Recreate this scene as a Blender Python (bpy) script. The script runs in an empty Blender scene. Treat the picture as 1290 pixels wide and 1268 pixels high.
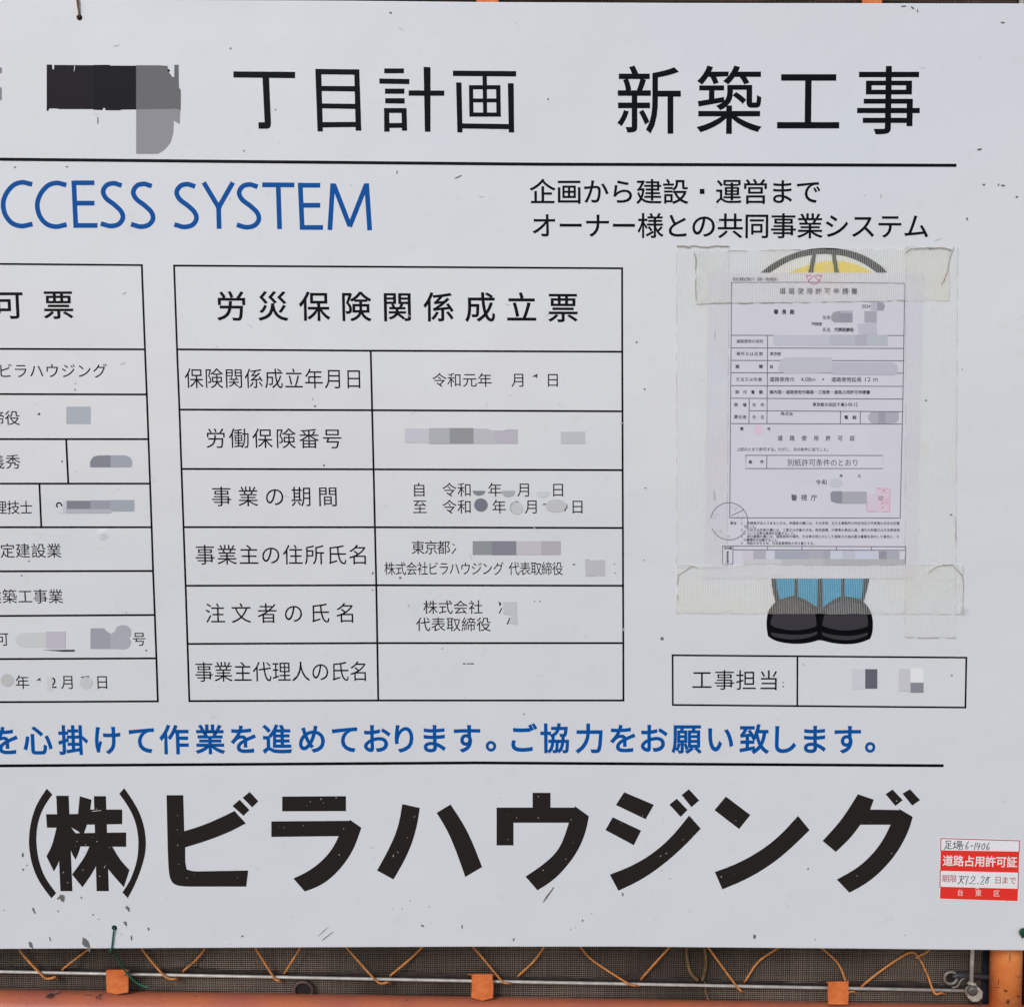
import bpy, bmesh, math, random
from mathutils import Vector, Matrix
random.seed(7)
S = bpy.context.scene
COL = S.collection

# ------------------------------------------------------------------ camera
W0, H0, F = 1290.0, 1268.0, 1250.0            # photograph size, focal length in its pixels
def rot(p, y, r):
    cp, sp, cy, sy, cr, sr = math.cos(p), math.sin(p), math.cos(y), math.sin(y), math.cos(r), math.sin(r)
    return (Matrix(((cr, -sr, 0), (sr, cr, 0), (0, 0, 1))) @ Matrix(((1, 0, 0), (0, cp, -sp), (0, sp, cp)))
            @ Matrix(((cy, 0, sy), (0, 1, 0), (-sy, 0, cy))))
RM = rot(math.radians(5.786), math.radians(-0.193), math.radians(0.137))
def wv(v): return Vector((v[0], v[2], -v[1]))
RIGHT, DOWN, FWD = wv(RM[0]), wv(RM[1]), wv(RM[2])
CAM = Vector((0, -0.94, 1.62))
cam = bpy.data.cameras.new('camera'); co = bpy.data.objects.new('camera', cam); COL.objects.link(co)
cam.sensor_width = 36; cam.lens = F / W0 * 36; cam.clip_start = 0.02; cam.clip_end = 200
m = Matrix.Identity(4)
for i in range(3):
    m[i][0], m[i][1], m[i][2], m[i][3] = RIGHT[i], -DOWN[i], -FWD[i], CAM[i]
co.matrix_world = m
S.camera = co
# ------------------------------------------------------------------ daylight
SUN_EL, SUN_AZ = 38, 203      # degrees; azimuth from +Y clockwise seen from above
w = bpy.data.worlds.new('World'); S.world = w; w.use_nodes = True
nt = w.node_tree; bg = nt.nodes['Background']
sky = nt.nodes.new('ShaderNodeTexSky'); sky.sky_type = 'NISHITA'; sky.sun_disc = False
sky.sun_elevation = math.radians(SUN_EL); sky.sun_rotation = math.radians(SUN_AZ)
sky.air_density = 1.0; sky.dust_density = 1.5; sky.ozone_density = 1.0
nt.links.new(sky.outputs[0], bg.inputs[0]); bg.inputs[1].default_value = 0.14
sun = bpy.data.lights.new('sun', 'SUN'); sun.energy = .95; sun.angle = math.radians(12); sun.color = (1.0, 0.99, 0.985)
so = bpy.data.objects.new('sun', sun); COL.objects.link(so)
az, el = math.radians(SUN_AZ), math.radians(SUN_EL)
sd = Vector((math.sin(az) * math.cos(el), math.cos(az) * math.cos(el), math.sin(el)))
so.rotation_euler = sd.to_track_quat('Z', 'Y').to_euler()
S.view_settings.view_transform = 'Standard'; S.view_settings.look = 'None'
S.view_settings.exposure = 0.07; S.view_settings.gamma = 1
S.cycles.max_bounces = 8; S.cycles.transparent_max_bounces = 12
S.cycles.use_denoising = True

# ------------------------------------------------------------------ helpers
def P(u, v, h=0.0):
    """where the sight line of photograph point (u, v) meets the plane h metres in front of the board"""
    d = FWD + RIGHT * ((u - W0 / 2) / F) + DOWN * ((v - H0 / 2) / F)
    t = (-h - CAM.y) / d.y
    return CAM + d * t
def lin(c):
    c = c / 255.0
    return c / 12.92 if c <= 0.04045 else ((c + 0.055) / 1.055) ** 2.4
BOARD = (199, 201, 207)
def ink(r, g, b):
    """base colour that looks like sRGB r,g,b beside the white board"""
    return tuple(max(0.004, min(0.9, lin(c) / lin(k) * a)) for c, k, a in zip((r, g, b), (201, 203, 207), (.79, .805, .83))) + (1,)
MATS = {}
def mat(name, col, rough=.35, spec=.5, metal=0.0, noise=0.0, nscale=40, bump=0.0, bscale=200, col2=None, coat=0):
    if name in MATS: return MATS[name]
    m = bpy.data.materials.new(name); m.use_nodes = True; MATS[name] = m
    n, l = m.node_tree.nodes, m.node_tree.links
    b = n['Principled BSDF']
    b.inputs['Base Color'].default_value = col; b.inputs['Roughness'].default_value = rough
    b.inputs['Specular IOR Level'].default_value = spec; b.inputs['Metallic'].default_value = metal
    b.inputs['Coat Weight'].default_value = coat
    tc = n.new('ShaderNodeTexCoord')
    if noise or col2:
        t = n.new('ShaderNodeTexNoise'); t.inputs['Scale'].default_value = nscale; t.inputs['Detail'].default_value = 6
        l.new(tc.outputs['Object'], t.inputs['Vector'])
        r = n.new('ShaderNodeValToRGB'); r.color_ramp.elements[0].position = .35; r.color_ramp.elements[1].position = .68
        c2 = col2 or tuple(c * (1 - noise) for c in col[:3]) + (1,)
        r.color_ramp.elements[0].color = c2; r.color_ramp.elements[1].color = col
        l.new(t.outputs['Fac'], r.inputs['Fac']); l.new(r.outputs['Color'], b.inputs['Base Color'])
    if bump:
        t = n.new('ShaderNodeTexNoise'); t.inputs['Scale'].default_value = bscale; t.inputs['Detail'].default_value = 4
        l.new(tc.outputs['Object'], t.inputs['Vector'])
        k = n.new('ShaderNodeBump'); k.inputs['Strength'].default_value = bump; k.inputs['Distance'].default_value = .002
        l.new(t.outputs['Fac'], k.inputs['Height']); l.new(k.outputs['Normal'], b.inputs['Normal'])
    return m
def print_mat(c, rough=.3):
    return mat('print_%d_%d_%d' % c, ink(*c), rough, .07)
def obj(name, bm, material, parent=None, label=None, smooth=False, kind=None):
    me = bpy.data.meshes.new(name)
    if isinstance(bm, tuple): me.from_pydata(bm[0], [], bm[1])
    else: bm.to_mesh(me); bm.free()
    me.materials.append(material)
    if smooth: me.polygons.foreach_set('use_smooth', [True] * len(me.polygons))
    o = bpy.data.objects.new(name, me); COL.objects.link(o)
    if parent: o.parent = parent
    if label: o['label'] = label
    if kind: o['kind'] = kind
    return o
def thing(name, label, cat, group=None):
    o = bpy.data.objects.new(name, None); COL.objects.link(o); o.empty_display_size = .05
    o['label'] = label; o['category'] = cat
    if group: o['group'] = group
    return o
def tag(o, label, cat, group=None):
    o['label'] = label; o['category'] = cat
    if group: o['group'] = group
    return o
def add_tube(bm, pts, r, n=10, cap=True):
    pts = [Vector(p) for p in pts]; rings = []
    rr = r if isinstance(r, (list, tuple)) else [r] * len(pts)
    up = None
    for i, p in enumerate(pts):
        a = pts[max(0, i - 1)]; b = pts[min(len(pts) - 1, i + 1)]
        t = (b - a).normalized()
        if up is None: up = t.orthogonal().normalized()
        up = (up - t * up.dot(t)).normalized(); s = t.cross(up)
        rings.append([bm.verts.new(p + (up * math.cos(k * 2 * math.pi / n) + s * math.sin(k * 2 * math.pi / n)) * rr[i]) for k in range(n)])
    for a, b in zip(rings, rings[1:]):
        for k in range(n): bm.faces.new((a[k], a[(k + 1) % n], b[(k + 1) % n], b[k]))
    if cap:
        bm.faces.new(rings[0][::-1]); bm.faces.new(rings[-1])
def smooth_path(pts, n=6):
    pts = [Vector(p) for p in pts]
    if len(pts) < 3: return pts
    out = []
    q = [pts[0] * 2 - pts[1]] + pts + [pts[-1] * 2 - pts[-2]]
    for i in range(1, len(q) - 2):
        for k in range(n):
            t = k / n; a, b, c, d = q[i - 1:i + 3]
            out.append(.5 * ((2 * b) + (c - a) * t + (2 * a - 5 * b + 4 * c - d) * t * t + (3 * b - a - 3 * c + d) * t ** 3))
    return out + [pts[-1]]
def tube(name, pts, r, material, parent=None, n=10, sm=True, **k):
    bm = bmesh.new(); add_tube(bm, smooth_path(pts) if sm else pts, r, n)
    return obj(name, bm, material, parent, smooth=True, **k)
# ---- flat print, given in photograph points and laid on the plane h in front of the board
def flat(polys, h, step=0.0):
    vs, fs = [], []
    for i, p in enumerate(polys):
        k = len(vs)
        pts = [P(u, v, h + i * step) for u, v in p]
        ar = sum(p[j][0] * p[(j + 1) % len(p)][1] - p[(j + 1) % len(p)][0] * p[j][1] for j in range(len(p)))
        if ar > 0: pts.reverse()      # face towards the camera side
        vs += pts; fs.append(tuple(range(k, k + len(pts))))
    return vs, fs
def fixn(o):
    bm = bmesh.new(); bm.from_mesh(o.data); bmesh.ops.triangulate(bm, faces=[f for f in bm.faces if len(f.verts) > 4], ngon_method='EAR_CLIP'); bm.to_mesh(o.data); bm.free(); return o
def lines(segs, wd, h):
    """ruled lines as thin quads; segs: polylines of photo points"""
    vs, fs = [], []
    for j, pl in enumerate(segs):
        hh = h + (j % 4) * 0.00001
        L = []
        for i, (u, v) in enumerate(pl):
            a = pl[max(0, i - 1)]; b = pl[min(len(pl) - 1, i + 1)]
            dx, dy = b[0] - a[0], b[1] - a[1]; d = math.hypot(dx, dy) or 1
            nx, ny = -dy / d * wd / 2, dx / d * wd / 2
            ex, ey = (dx / d * wd / 2, dy / d * wd / 2)
            s = -1 if i == 0 else (1 if i == len(pl) - 1 else 0)
            L.append((P(u + nx + s * ex, v + ny + s * ey, hh), P(u - nx + s * ex, v - ny + s * ey, hh)))
        k = len(vs)
        for a, b in L: vs += [a, b]
        for i in range(len(L) - 1): fs.append((k + 2 * i, k + 2 * i + 1, k + 2 * i + 3, k + 2 * i + 2))
    return vs, fs
GLY = {}
def glyph(ch):
    if ch in GLY: return GLY[ch]
    c = bpy.data.curves.new('glyph', 'FONT'); c.body = ch; c.size = 1; c.resolution_u = 12 if len(ch) > 1 or ord(ch) < 128 else 4; c.dimensions = '2D'
    o = bpy.data.objects.new('glyph', c); COL.objects.link(o)
    dg = bpy.context.evaluated_depsgraph_get(); me = bpy.data.meshes.new_from_object(o.evaluated_get(dg))
    bm = bmesh.new(); bm.from_mesh(me); bmesh.ops.remove_doubles(bm, verts=bm.verts, dist=1e-4)
    bmesh.ops.triangulate(bm, faces=bm.faces)
    bm.verts.ensure_lookup_table()
    vs = [(v.co.x, v.co.y) for v in bm.verts]
    off = [[0.0, 0.0] for _ in vs]; nb = [0] * len(vs)
    for e in bm.edges:
        if len(e.link_faces) != 1: continue
        f = e.link_faces[0]; a, b = e.verts; cen = f.calc_center_median()
        d = (b.co - a.co)
        if d.length < 1e-7: continue
        n = Vector((d.y, -d.x, 0)).normalized()
        if n.dot(cen - a.co) > 0: n = -n
        for x in (a, b): off[x.index][0] += n.x; off[x.index][1] += n.y; nb[x.index] += 1
    for i, o2 in enumerate(off):
        if nb[i]:
            x, y = o2[0] / nb[i], o2[1] / nb[i]; q = x * x + y * y
            q = max(q, .3); off[i] = [x / q, y / q]
    fs = [tuple(v.index for v in f.verts) for f in bm.faces]
    bm.free(); bpy.data.meshes.remove(me); bpy.data.objects.remove(o); bpy.data.curves.remove(c)
    GLY[ch] = (vs, off, fs); return GLY[ch]
def lean(u): return -(820 - u) * 5.8e-5
class Ink:
    def __init__(s, h): s.v, s.f, s.h = [], [], h
    def put(s, ch, cx, cy, ew, eh, bold=0, slope=0.0):
        if ch in ' \u3000': return s
        vs, off, fs = glyph(ch); k = len(s.v)
        full = ord(ch) > 0x2000
        if full: ox = .5
        else:
            xs = [v[0] for v in vs]; ox = (min(xs) + max(xs)) / 2
        for (x, y), (a, b) in zip(vs, off):
            gx = (x + a * bold - ox) * ew; gy = -(y + b * bold - .36) * eh
            s.v.append(P(cx + gx - gy * lean(cx) * -1 * -1, cy + gy + gx * slope, s.h))
        s.f += [tuple(i + k for i in f) for f in fs]; return s
    def run(s, st, u0, v0, u1, v1, ew, eh, bold=0):
        n = len(st)
        sl = (v1 - v0) / (u1 - u0) if n > 1 else .005
        for i, ch in enumerate(st):
            t = i / (n - 1) if n > 1 else 0
            s.put(ch, u0 + (u1 - u0) * t, v0 + (v1 - v0) * t, ew, eh, bold, sl)
        return s
    def at(s, st, us, v, ew, eh, bold=0):
        for i, (ch, u) in enumerate(zip(st, us)):
            s.put(ch, u, v[i] if isinstance(v, (list, tuple)) else v, ew, eh, bold)
        return s
    def fit(s, st, u0, v0, u1, v1, v0b=None, v1b=None, bold=0, shear=0):
        """a whole latin string fitted to a box; v0/v1 top/bottom on the left, v0b/v1b on the right"""
        vs, off, fs = glyph(st); k = len(s.v)
        x0 = min(x for x, _ in vs); x1 = max(x for x, _ in vs); y0 = min(y for _, y in vs); y1 = max(y for _, y in vs)
        v0b = v0 if v0b is None else v0b; v1b = v1 if v1b is None else v1b
        for (x, y), (a, b) in zip(vs, off):
            t = (x + a * bold - x0) / (x1 - x0); q = (y + b * bold - y0) / (y1 - y0)
            top = v0 + (v0b - v0) * t; bot = v1 + (v1b - v1) * t; v = bot + (top - bot) * q
            u = u0 + (u1 - u0) * t + shear * (bot - v)
            s.v.append(P(u + (v - bot) * -lean(u), v, s.h))
        s.f += [tuple(i + k for i in f) for f in fs]; return s
    def done(s, name, colr, parent, label=None):
        return obj(name, (s.v, s.f), print_mat(colr), parent, label)
def rnd_poly(u, v, a, b, ang, n=8, jit=.35):
    out = []
    for i in range(n):
        t = i * 2 * math.pi / n; r = 1 + random.uniform(-jit, jit)
        x, y = math.cos(t) * a * r, math.sin(t) * b * r
        out.append((u + x * math.cos(ang) - y * math.sin(ang), v + x * math.sin(ang) + y * math.cos(ang)))
    return out

# ------------------------------------------------------------------ backdrop behind the fence
bm = bmesh.new()
bmesh.ops.create_cube(bm, size=1, matrix=Matrix.Translation((0, .55, 1.6)) @ Matrix.Diagonal((5, .04, 4, 1)))
bw = obj('wall', bm, mat('dark_wall', (.018, .012, .011, 1), .9, noise=.5, nscale=5)); bw['kind'] = 'structure'
bw['label'] = 'dark unlit surface behind the mesh sheet'

# ------------------------------------------------------------------ mesh sheet
thread_m = mat('mesh_thread', (.26, .205, .165, 1), .75, .2, noise=.6, nscale=9)
thread_d = mat('mesh_dark', (.034, .026, .021, 1), .85, .2, noise=.5, nscale=30)
sheet = thing('mesh_sheet', 'dark brown woven mesh sheet stretched on the orange frame behind the sign', 'mesh sheet')
MY = .043                                    # depth of the sheet behind the board
def sag(x, z): return .0016 * math.sin(x * 23 + 1) * math.cos(z * 17) + .0007 * math.sin(x * 71 + z * 40)
z_lo, z_hi = P(645, 1300, -MY).z, P(645, -90, -MY).z
x_lo, x_hi = P(-620, 1200, -MY).x, P(1238, 1200, -MY).x
vs, fs = [], []
def strip(p, q, wx, wz, nseg):
    k = len(vs)
    for i in range(nseg + 1):
        t = i / nseg; x = p[0] + (q[0] - p[0]) * t; z = p[1] + (q[1] - p[1]) * t
        y = MY + sag(x, z)
        vs.extend([(x - wx, y, z - wz), (x, y - .0003, z), (x + wx, y, z + wz)])
    for i in range(nseg):
        a = k + 3 * i
        fs.extend([(a, a + 1, a + 4, a + 3), (a + 1, a + 2, a + 5, a + 4)])
pitch = .00225
zrow_split = z_lo + .26                      # only the part near the lower edge and the top can be seen: weave it there
nx = int((x_hi - x_lo) / pitch)
for i in range(nx + 1):
    x = x_lo + i * pitch + random.uniform(-.0002, .0002); wd = random.uniform(.00028, .00042)
    strip((x, z_lo), (x, zrow_split), wd, 0, 4)
    strip((x, z_hi - .12), (x, z_hi), wd, 0, 2)
for zz0, zz1 in ((z_lo, zrow_split), (z_hi - .12, z_hi)):
    for i in range(int((zz1 - zz0) / pitch) + 1):
        z = zz0 + i * pitch + random.uniform(-.0002, .0002); wd = random.uniform(.00028, .00042)
        strip((x_lo, z), (x_hi, z), 0, wd, 40)
thr = obj('woven_threads', (vs, fs), thread_m, sheet, kind='stuff')
# sheet body behind the threads (the dense back of the weave)
vs, fs = [], []
for i in range(61):
    x = x_lo + (x_hi - x_lo) * i / 60
    for j in range(13):
        z = z_lo + (z_hi - z_lo) * j / 12; vs.append((x, MY + .0022 + sag(x, z), z))
for i in range(60):
    for j in range(12):
        a = i * 13 + j; fs.append((a, a + 13, a + 14, a + 1))
obj('backing_cloth', (vs, fs), thread_d, sheet, smooth=True)
# narrow dark brown band laid over the sheet just above the rod
vs, fs = [], []
for i in range(81):
    u = -640 + i * (1236 + 640) / 80
    vtop = 1215.5 + u * .0196 + 1.6 * math.sin(u * .021) + 1.3 * math.sin(u * .07)
    vbot = 1222 + u * .019
    vs += [P(u, vtop, -MY + .0022), P(u, (vtop + vbot) / 2, -MY + .0032), P(u, vbot, -MY + .0022)]
for i in range(80):
    a = 3 * i; fs += [(a, a + 1, a + 4, a + 3), (a + 1, a + 2, a + 5, a + 4)]
obj('dark_band', (vs, fs), mat('band_brown', (.05, .038, .032, 1), .8, .25, noise=.5, nscale=60, bump=.5, bscale=500), sheet, smooth=True)
def ring(name, u, v, r, tr, h, m, parent, a0=0, a1=360, label=None):
    c = P(u, v, h); pts = []
    n = 28
    for i in range(n + 1):
        t = math.radians(a0 + (a1 - a0) * i / n); pts.append(c + Vector((math.cos(t) * r, 0, math.sin(t) * r)))
    bm = bmesh.new(); add_tube(bm, pts, tr, 8, cap=(a1 - a0) < 359)
    return obj(name, bm, m, parent, label, smooth=True)
eye_m = mat('eyelet', (.16, .13, .12, 1), .45, .5, .5, noise=.3, nscale=80)
eye_r = mat('eyelet_rust', (.15, .10, .088, 1), .6, .4, .3, noise=.4, nscale=80)
ring('eyelet', 382, 1247, .0095, .0017, -.0375, eye_r, sheet)
bm = bmesh.new()
bmesh.ops.create_circle(bm, cap_ends=True, radius=.0078, segments=24, matrix=Matrix.Translation(P(382, 1247, -.039)) @ Matrix.Rotation(math.pi / 2, 4, 'X'))
_h = obj('eyelet_hole', bm, mat('hole_dark', (.012, .009, .008, 1), .9), sheet)
ring('eyelet', 1197.5, 1231, .0066, .0017, -.0365, mat('eyelet_grey', (.30, .26, .23, 1), .45, .5, .3, noise=.4, nscale=120), sheet, 0, 360)
bm = bmesh.new()
bmesh.ops.create_circle(bm, cap_ends=True, radius=.0062, segments=24, matrix=Matrix.Translation(P(1197.5, 1231, -.0385)) @ Matrix.Rotation(math.pi / 2, 4, 'X'))
obj('eyelet_hole', bm, mat('hole_dark', None), sheet)

# ------------------------------------------------------------------ orange steel frame
orange = mat('orange_paint', (.66, .19, .085, 1), .42, .6, noise=.0, col2=(.56, .16, .10, 1), nscale=22, bump=.25, bscale=260, coat=.6)
orange_b = mat('orange_paint_bright', (.93, .32, .10, 1), .34, .5, col2=(.86, .23, .06, 1), nscale=60, bump=.3, bscale=300)
steel = mat('galvanised_rod', (.62, .60, .56, 1), .36, .5, .15, noise=.3, nscale=90, bump=.2, bscale=400)
darksteel = mat('dark_steel', (.09, .08, .08, 1), .5, .5, .6, noise=.5, nscale=90, bump=.4, bscale=300)
frame = thing('panel_frame', 'orange painted steel pipe frame with silver rods behind the white sign', 'fence frame')
FY = -.031
def rail_v(u): return 1245.5 + u * .0155
R_ = .0215; rp = R_ * F / (.94 - FY)
pts = [P(u, rail_v(u) + rp + .5, FY) for u in (-900, -300, 0, 300, 645, 1000, 1290, 1500)]
tube('rail', pts, R_, orange, frame, n=32, sm=False, label='lower orange rail with scuffed mauve sheen')
pts = [P(u, -92 + u * .004, FY) for u in (-900, 0, 645, 1290, 1500)]
tube('rail', pts, R_, orange, frame, n=32, sm=False)
pts = [P(1267.5, v, FY) for v in (-140, 300, 800, 1192, 1300)]
pts = [P(1267.5 - 0, 1192, FY) + Vector((0, 0, z)) for z in (1.0, .5, 0, -.03)]
pts[3] = P(1265.5, 1276, FY)
tube('post', pts, .0155, orange_b, frame, n=28, sm=False)
def rod_v(u): return 1223 + u * .0198 if u < 1250 else 0
tube('rod', [P(u, 1223.2 + u * .0196, -.034) for u in (-900, -200, 200, 600, 1000, 1215)], .0016, steel, frame, sm=False, label='thin silver rod below the sign')
tube('rod', [P(u, -14 + u * .004, -.034) for u in (-900, 0, 600, 1215)], .0018, steel, frame, sm=False)
a = P(1223.5, 1240, -.030)
tube('rod', [a, P(1225, 1194, -.030), P(1225, 1194, -.030) + Vector((0, 0, .95))], .0022, steel, frame, sm=False, label='upright silver rod beside the post')
def tab(u0, u1, v0, v1, point=False, up=False):
    """bent lug welded to the rail, clasping the rod"""
    bm = bmesh.new(); prof = []
    y0 = -.0245
    n = 6
    cols = []
    for s in (0, 1):
        u = u0 if s == 0 else u1
        col = []
        if not up:
            for k in range(5):           # rolled over the rod at the top
                t = k / 4 * math.pi / 2
                q = P(u, v0, y0); col.append(q + Vector((0, .006 * (1 - math.sin(t)), -.003 * (1 - math.sin(t)) + .0 - .003 * (1 - math.cos(t)) * 0)))
            col.append(P(u, (v0 + v1) / 2, y0)); col.append(P(u + (0), v1, y0 + .0008))
        else:
            col = [P(u, v0, y0), P(u, (v0 + v1) / 2, y0), P(u, v1, y0), P(u, v1, y0) + Vector((0, .006, .002))]
        cols.append(col)
    vv = [[bm.verts.new(p) for p in c] for c in cols]
    for a, b, c, d in zip(vv[0], vv[1], vv[1][1:], vv[0][1:]): bm.faces.new((a, b, c, d))
    if point:
        tip = bm.verts.new(P((u0 + u1) / 2, v1 + 2.6, y0 + .0006)); bm.faces.new((vv[0][-1], vv[1][-1], tip))
    bmesh.ops.recalc_face_normals(bm, faces=bm.faces)
    for vtx in bm.verts: vtx.co.x += random.uniform(-.0006, .0006); vtx.co.z += random.uniform(-.0005, .0005); vtx.co.y += random.uniform(-.0004, .0004)
    r = bmesh.ops.solidify(bm, geom=bm.faces[:], thickness=.0018)
    bmesh.ops.bevel(bm, geom=[e for e in bm.edges if e.calc_face_angle(0) > .9], offset=.0005, segments=2, affect='EDGES')
    obj('lug', bm, MATS['lug_paint'], frame)
lugm = mat('lug_paint', (.84, .235, .065, 1), .42, .4, col2=(.70, .165, .045, 1), nscale=90, bump=.4, bscale=300)
tab(133.5, 161, 1221, 1249, True); tab(594, 621, 1227, 1257, True); tab(1043, 1069, 1236, 1265)
tab(600, 628, -60, 9, up=True); tab(1085, 1111, -60, 10, up=True); tab(140, 167, -60, 6, up=True)
# corner clamp on the two rods
clamp = obj('clamp', bmesh.new(), darksteel, frame)
bpy.data.objects.remove(clamp)
def lathe_y(name, u, v, h, prof, m, parent, n=24, sm=True, lab=None, off=0):
    """prof: (radius, depth towards camera) rings"""
    c = P(u, v, h); bm = bmesh.new(); rings = []
    for r, d in prof:
        rings.append([bm.verts.new(c + Vector((math.cos(off + k * 2 * math.pi / n) * r, -d, math.sin(off + k * 2 * math.pi / n) * r))) for k in range(n)])
    for a, b in zip(rings, rings[1:]):
        for k in range(n): bm.faces.new((a[k], a[(k + 1) % n], b[(k + 1) % n], b[k]))
    bm.faces.new(rings[-1])
    bmesh.ops.recalc_face_normals(bm, faces=bm.faces)
    return obj(name, bm, m, parent, lab, smooth=sm)
cl = lathe_y('clamp', 1224.5, 1247, -.034, [(.0078, 0), (.0082, .002), (.0082, .0075), (.0070, .0088), (.0058, .0088), (.0056, .0078)], mat('clamp_zinc', (.66, .61, .53, 1), .4, .5, .2, noise=.35, nscale=120), frame, n=8, sm=False, off=math.pi / 8)
lathe_y('bolt_head', 1224.5, 1246.5, -.026, [(.0052, 0), (.0052, .0022), (.0046, .003), (.003, .0034)], mat('bolt', (.2, .18, .165, 1), .5, .5, .5, noise=.4, nscale=200), cl, n=20)
bm = bmesh.new(); add_tube(bm, [P(1224.2, 1240, -.028), P(1224.4, 1236.5, -.029)], [.0046, .0038], 14)
obj('collar', bm, mat('clamp_zinc', None), cl, smooth=True)
tube('hook', [P(1199, 1243.5, -.033), P(1206, 1241.5, -.033), P(1210, 1235, -.034), P(1215, 1231.5, -.035), P(1224, 1231.5, -.037)], .0011, mat('hook_grey', (.19, .165, .15, 1), .5, .5, .4), frame)
bm = bmesh.new(); add_tube(bm, [P(1199, 1229.5, -.0345), P(1206, 1227.5, -.036), P(1218, 1228, -.038), P(1234, 1229.5, -.039), P(1249, 1230.5, -.036)], [.0012, .0034, .0038, .0027, .0022], 12)
obj('strap_bolt', bm, mat('blueish_steel', (.065, .062, .075, 1), .5, .5, .3, noise=.4, nscale=90), frame, smooth=True)
tube('loop', [P(1234, 1243, -.034), P(1236, 1252, -.034), P(1235, 1262, -.034), P(1231, 1270, -.034)], .0011, darksteel, frame)
bs = obj('navy_strap', flat([[(1238, 1150), (1249, 1150), (1248, 1300), (1238, 1300)]], -.05), mat('navy', (.022, .026, .045, 1), .7, .3, noise=.5, nscale=80), None)
tag(bs, 'dark navy strap hanging in the gap beside the orange post', 'strap')
dp = obj('dark_gap', flat([[(1289, 1100), (1400, 1100), (1400, 1320), (1288, 1320)]], -.047), mat('maroon', (.05, .012, .01, 1), .7), None)
bpy.data.objects.remove(dp)
tube('post', [P(1312, 1196, -.05) + Vector((0, 0, z)) for z in (1, .5, 0, -.15)], .0165, mat('maroon', (.10, .02, .014, 1), .6), None, n=24, sm=False)
o = COL.objects[-1]; tag(o, 'dark red post of the next panel at the far right edge', 'post')
# paint chips and dirt on rail and post: worn patches of bare steel
chip = mat('chip', (.12, .05, .03, 1), .8, .1)
def on_tube_patch(name, polys, m, parent):
    return fixn(obj(name, flat(polys, -.0085, .00001), m, parent))
bm_polys = []
random.seed(3)
for (u, v, a, b, g) in [(1258, 1236, .6, 4.2, .1), (1267, 1247.5, 2.4, 1.2, .2), (1284, 1230, 1.8, .6, -.3), (1283.5, 1254.5, 1.6, 1.2, .6), (1272.5, 1206, .35, 8, .02), (1270, 1262, 2, 2.5, .2), (1256, 1243, 4, .5, .1)]:
    bm_polys.append(rnd_poly(u, v, a, b, g, 9, .3))
fixn(obj('paint_chip', flat(bm_polys, FY + .0163, .00001), chip, frame, kind='stuff'))
bm_polys = []
def railp(u, v):      # point on the rail's front surface
    return (u, v)
vs, fs = [], []
cz = {}
for (u, v, a, b, g) in [(64, 1252.5, 7, 2.2, -.35), (110, 1252.3, 6, .5, .1), (122, 1255.5, 2.2, 1.6, .9), (93, 1250, 1.5, .6, 0), (70, 1250, 4, 1.4, -.7), (125, 1252, 1.5, 2.4, .2), (512, 1259, 1, .8, 0), (245, 1254, 1.5, .6, 0), (900, 1264, 2, .6, .1)]:
    k = len(vs); poly = rnd_poly(u, v, a, b, g, 9, .35)
    cen_v = rail_v(u) + rp + .5; c = P(u, cen_v, FY)
    for (pu, pv) in poly:
        q = P(pu, pv, FY); dz = q.z - c.z
        for _ in range(3):
            dy = math.sqrt(max(1e-9, (R_ + .0002) ** 2 - dz * dz)); q = P(pu, pv, FY + dy); dz = q.z - c.z
            dz = max(-R_, min(R_, dz))
        vs.append(q)
    fs.append(tuple(range(k, k + len(poly))))
fixn(obj('scuff', (vs, fs), mat('scuff', (.22, .13, .12, 1), .6, noise=.4, nscale=300), frame, kind='stuff'))

# ------------------------------------------------------------------ cords
cord_m = mat('orange_cord', (.74, .29, .085, 1), .7, .2, noise=.3, nscale=200, bump=.4, bscale=900)
segs = [[(14, 1170), (24.8, 1196.4), (51, 1225.3), (57.4, 1230.9), (63, 1231.6), (68.8, 1230)], [(119, 1188), (107.6, 1197.4), (81.2, 1218.1)],
        [(168, 1175), (179.8, 1196.4), (204.7, 1225.3), (214, 1232), (221.7, 1232)], [(264, 1180), (255.8, 1196.4), (245, 1211), (232.6, 1221.2)],
        [(314, 1180), (323.4, 1195.2), (344.2, 1229.3), (347, 1233), (351.4, 1234.6)], [(383, 1182), (376.7, 1195), (360.6, 1222)],
        [(424, 1180), (437.2, 1194.3), (472.9, 1233), (482.2, 1238.3), (488.4, 1237)], [(540, 1182), (530, 1194.3), (517.8, 1206.7), (494.6, 1225.9)],
        [(585, 1182), (596, 1193.3), (631, 1233), (636, 1237), (641, 1238)], [(690, 1182), (684.7, 1193.3), (672.9, 1209.8), (654.3, 1226.8)],
        [(724, 1184), (731.8, 1193.3), (747.3, 1209.8), (786, 1234.6), (793.8, 1239.8), (801, 1240.5)], [(854, 1182), (843.6, 1193.3), (810.4, 1229.6)],
        [(884, 1182), (893.7, 1194.3), (927.2, 1239.2), (933.4, 1247)], [(990, 1186), (975.9, 1195.8), (955, 1211.3), (940.5, 1233.6)],
        [(1022, 1186), (1035.7, 1195.2), (1057.4, 1214.4), (1066, 1240), (1068.3, 1248), (1075, 1248.5)],
        [(1088.4, 1239.2), (1112, 1221), (1144.3, 1199.5), (1156.7, 1205.1), (1168, 1228), (1176.8, 1250), (1186, 1250)], [(1154, 1206), (1161, 1202), (1169, 1197.4), (1176, 1188)]]
bm = bmesh.new()
path = []
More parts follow.
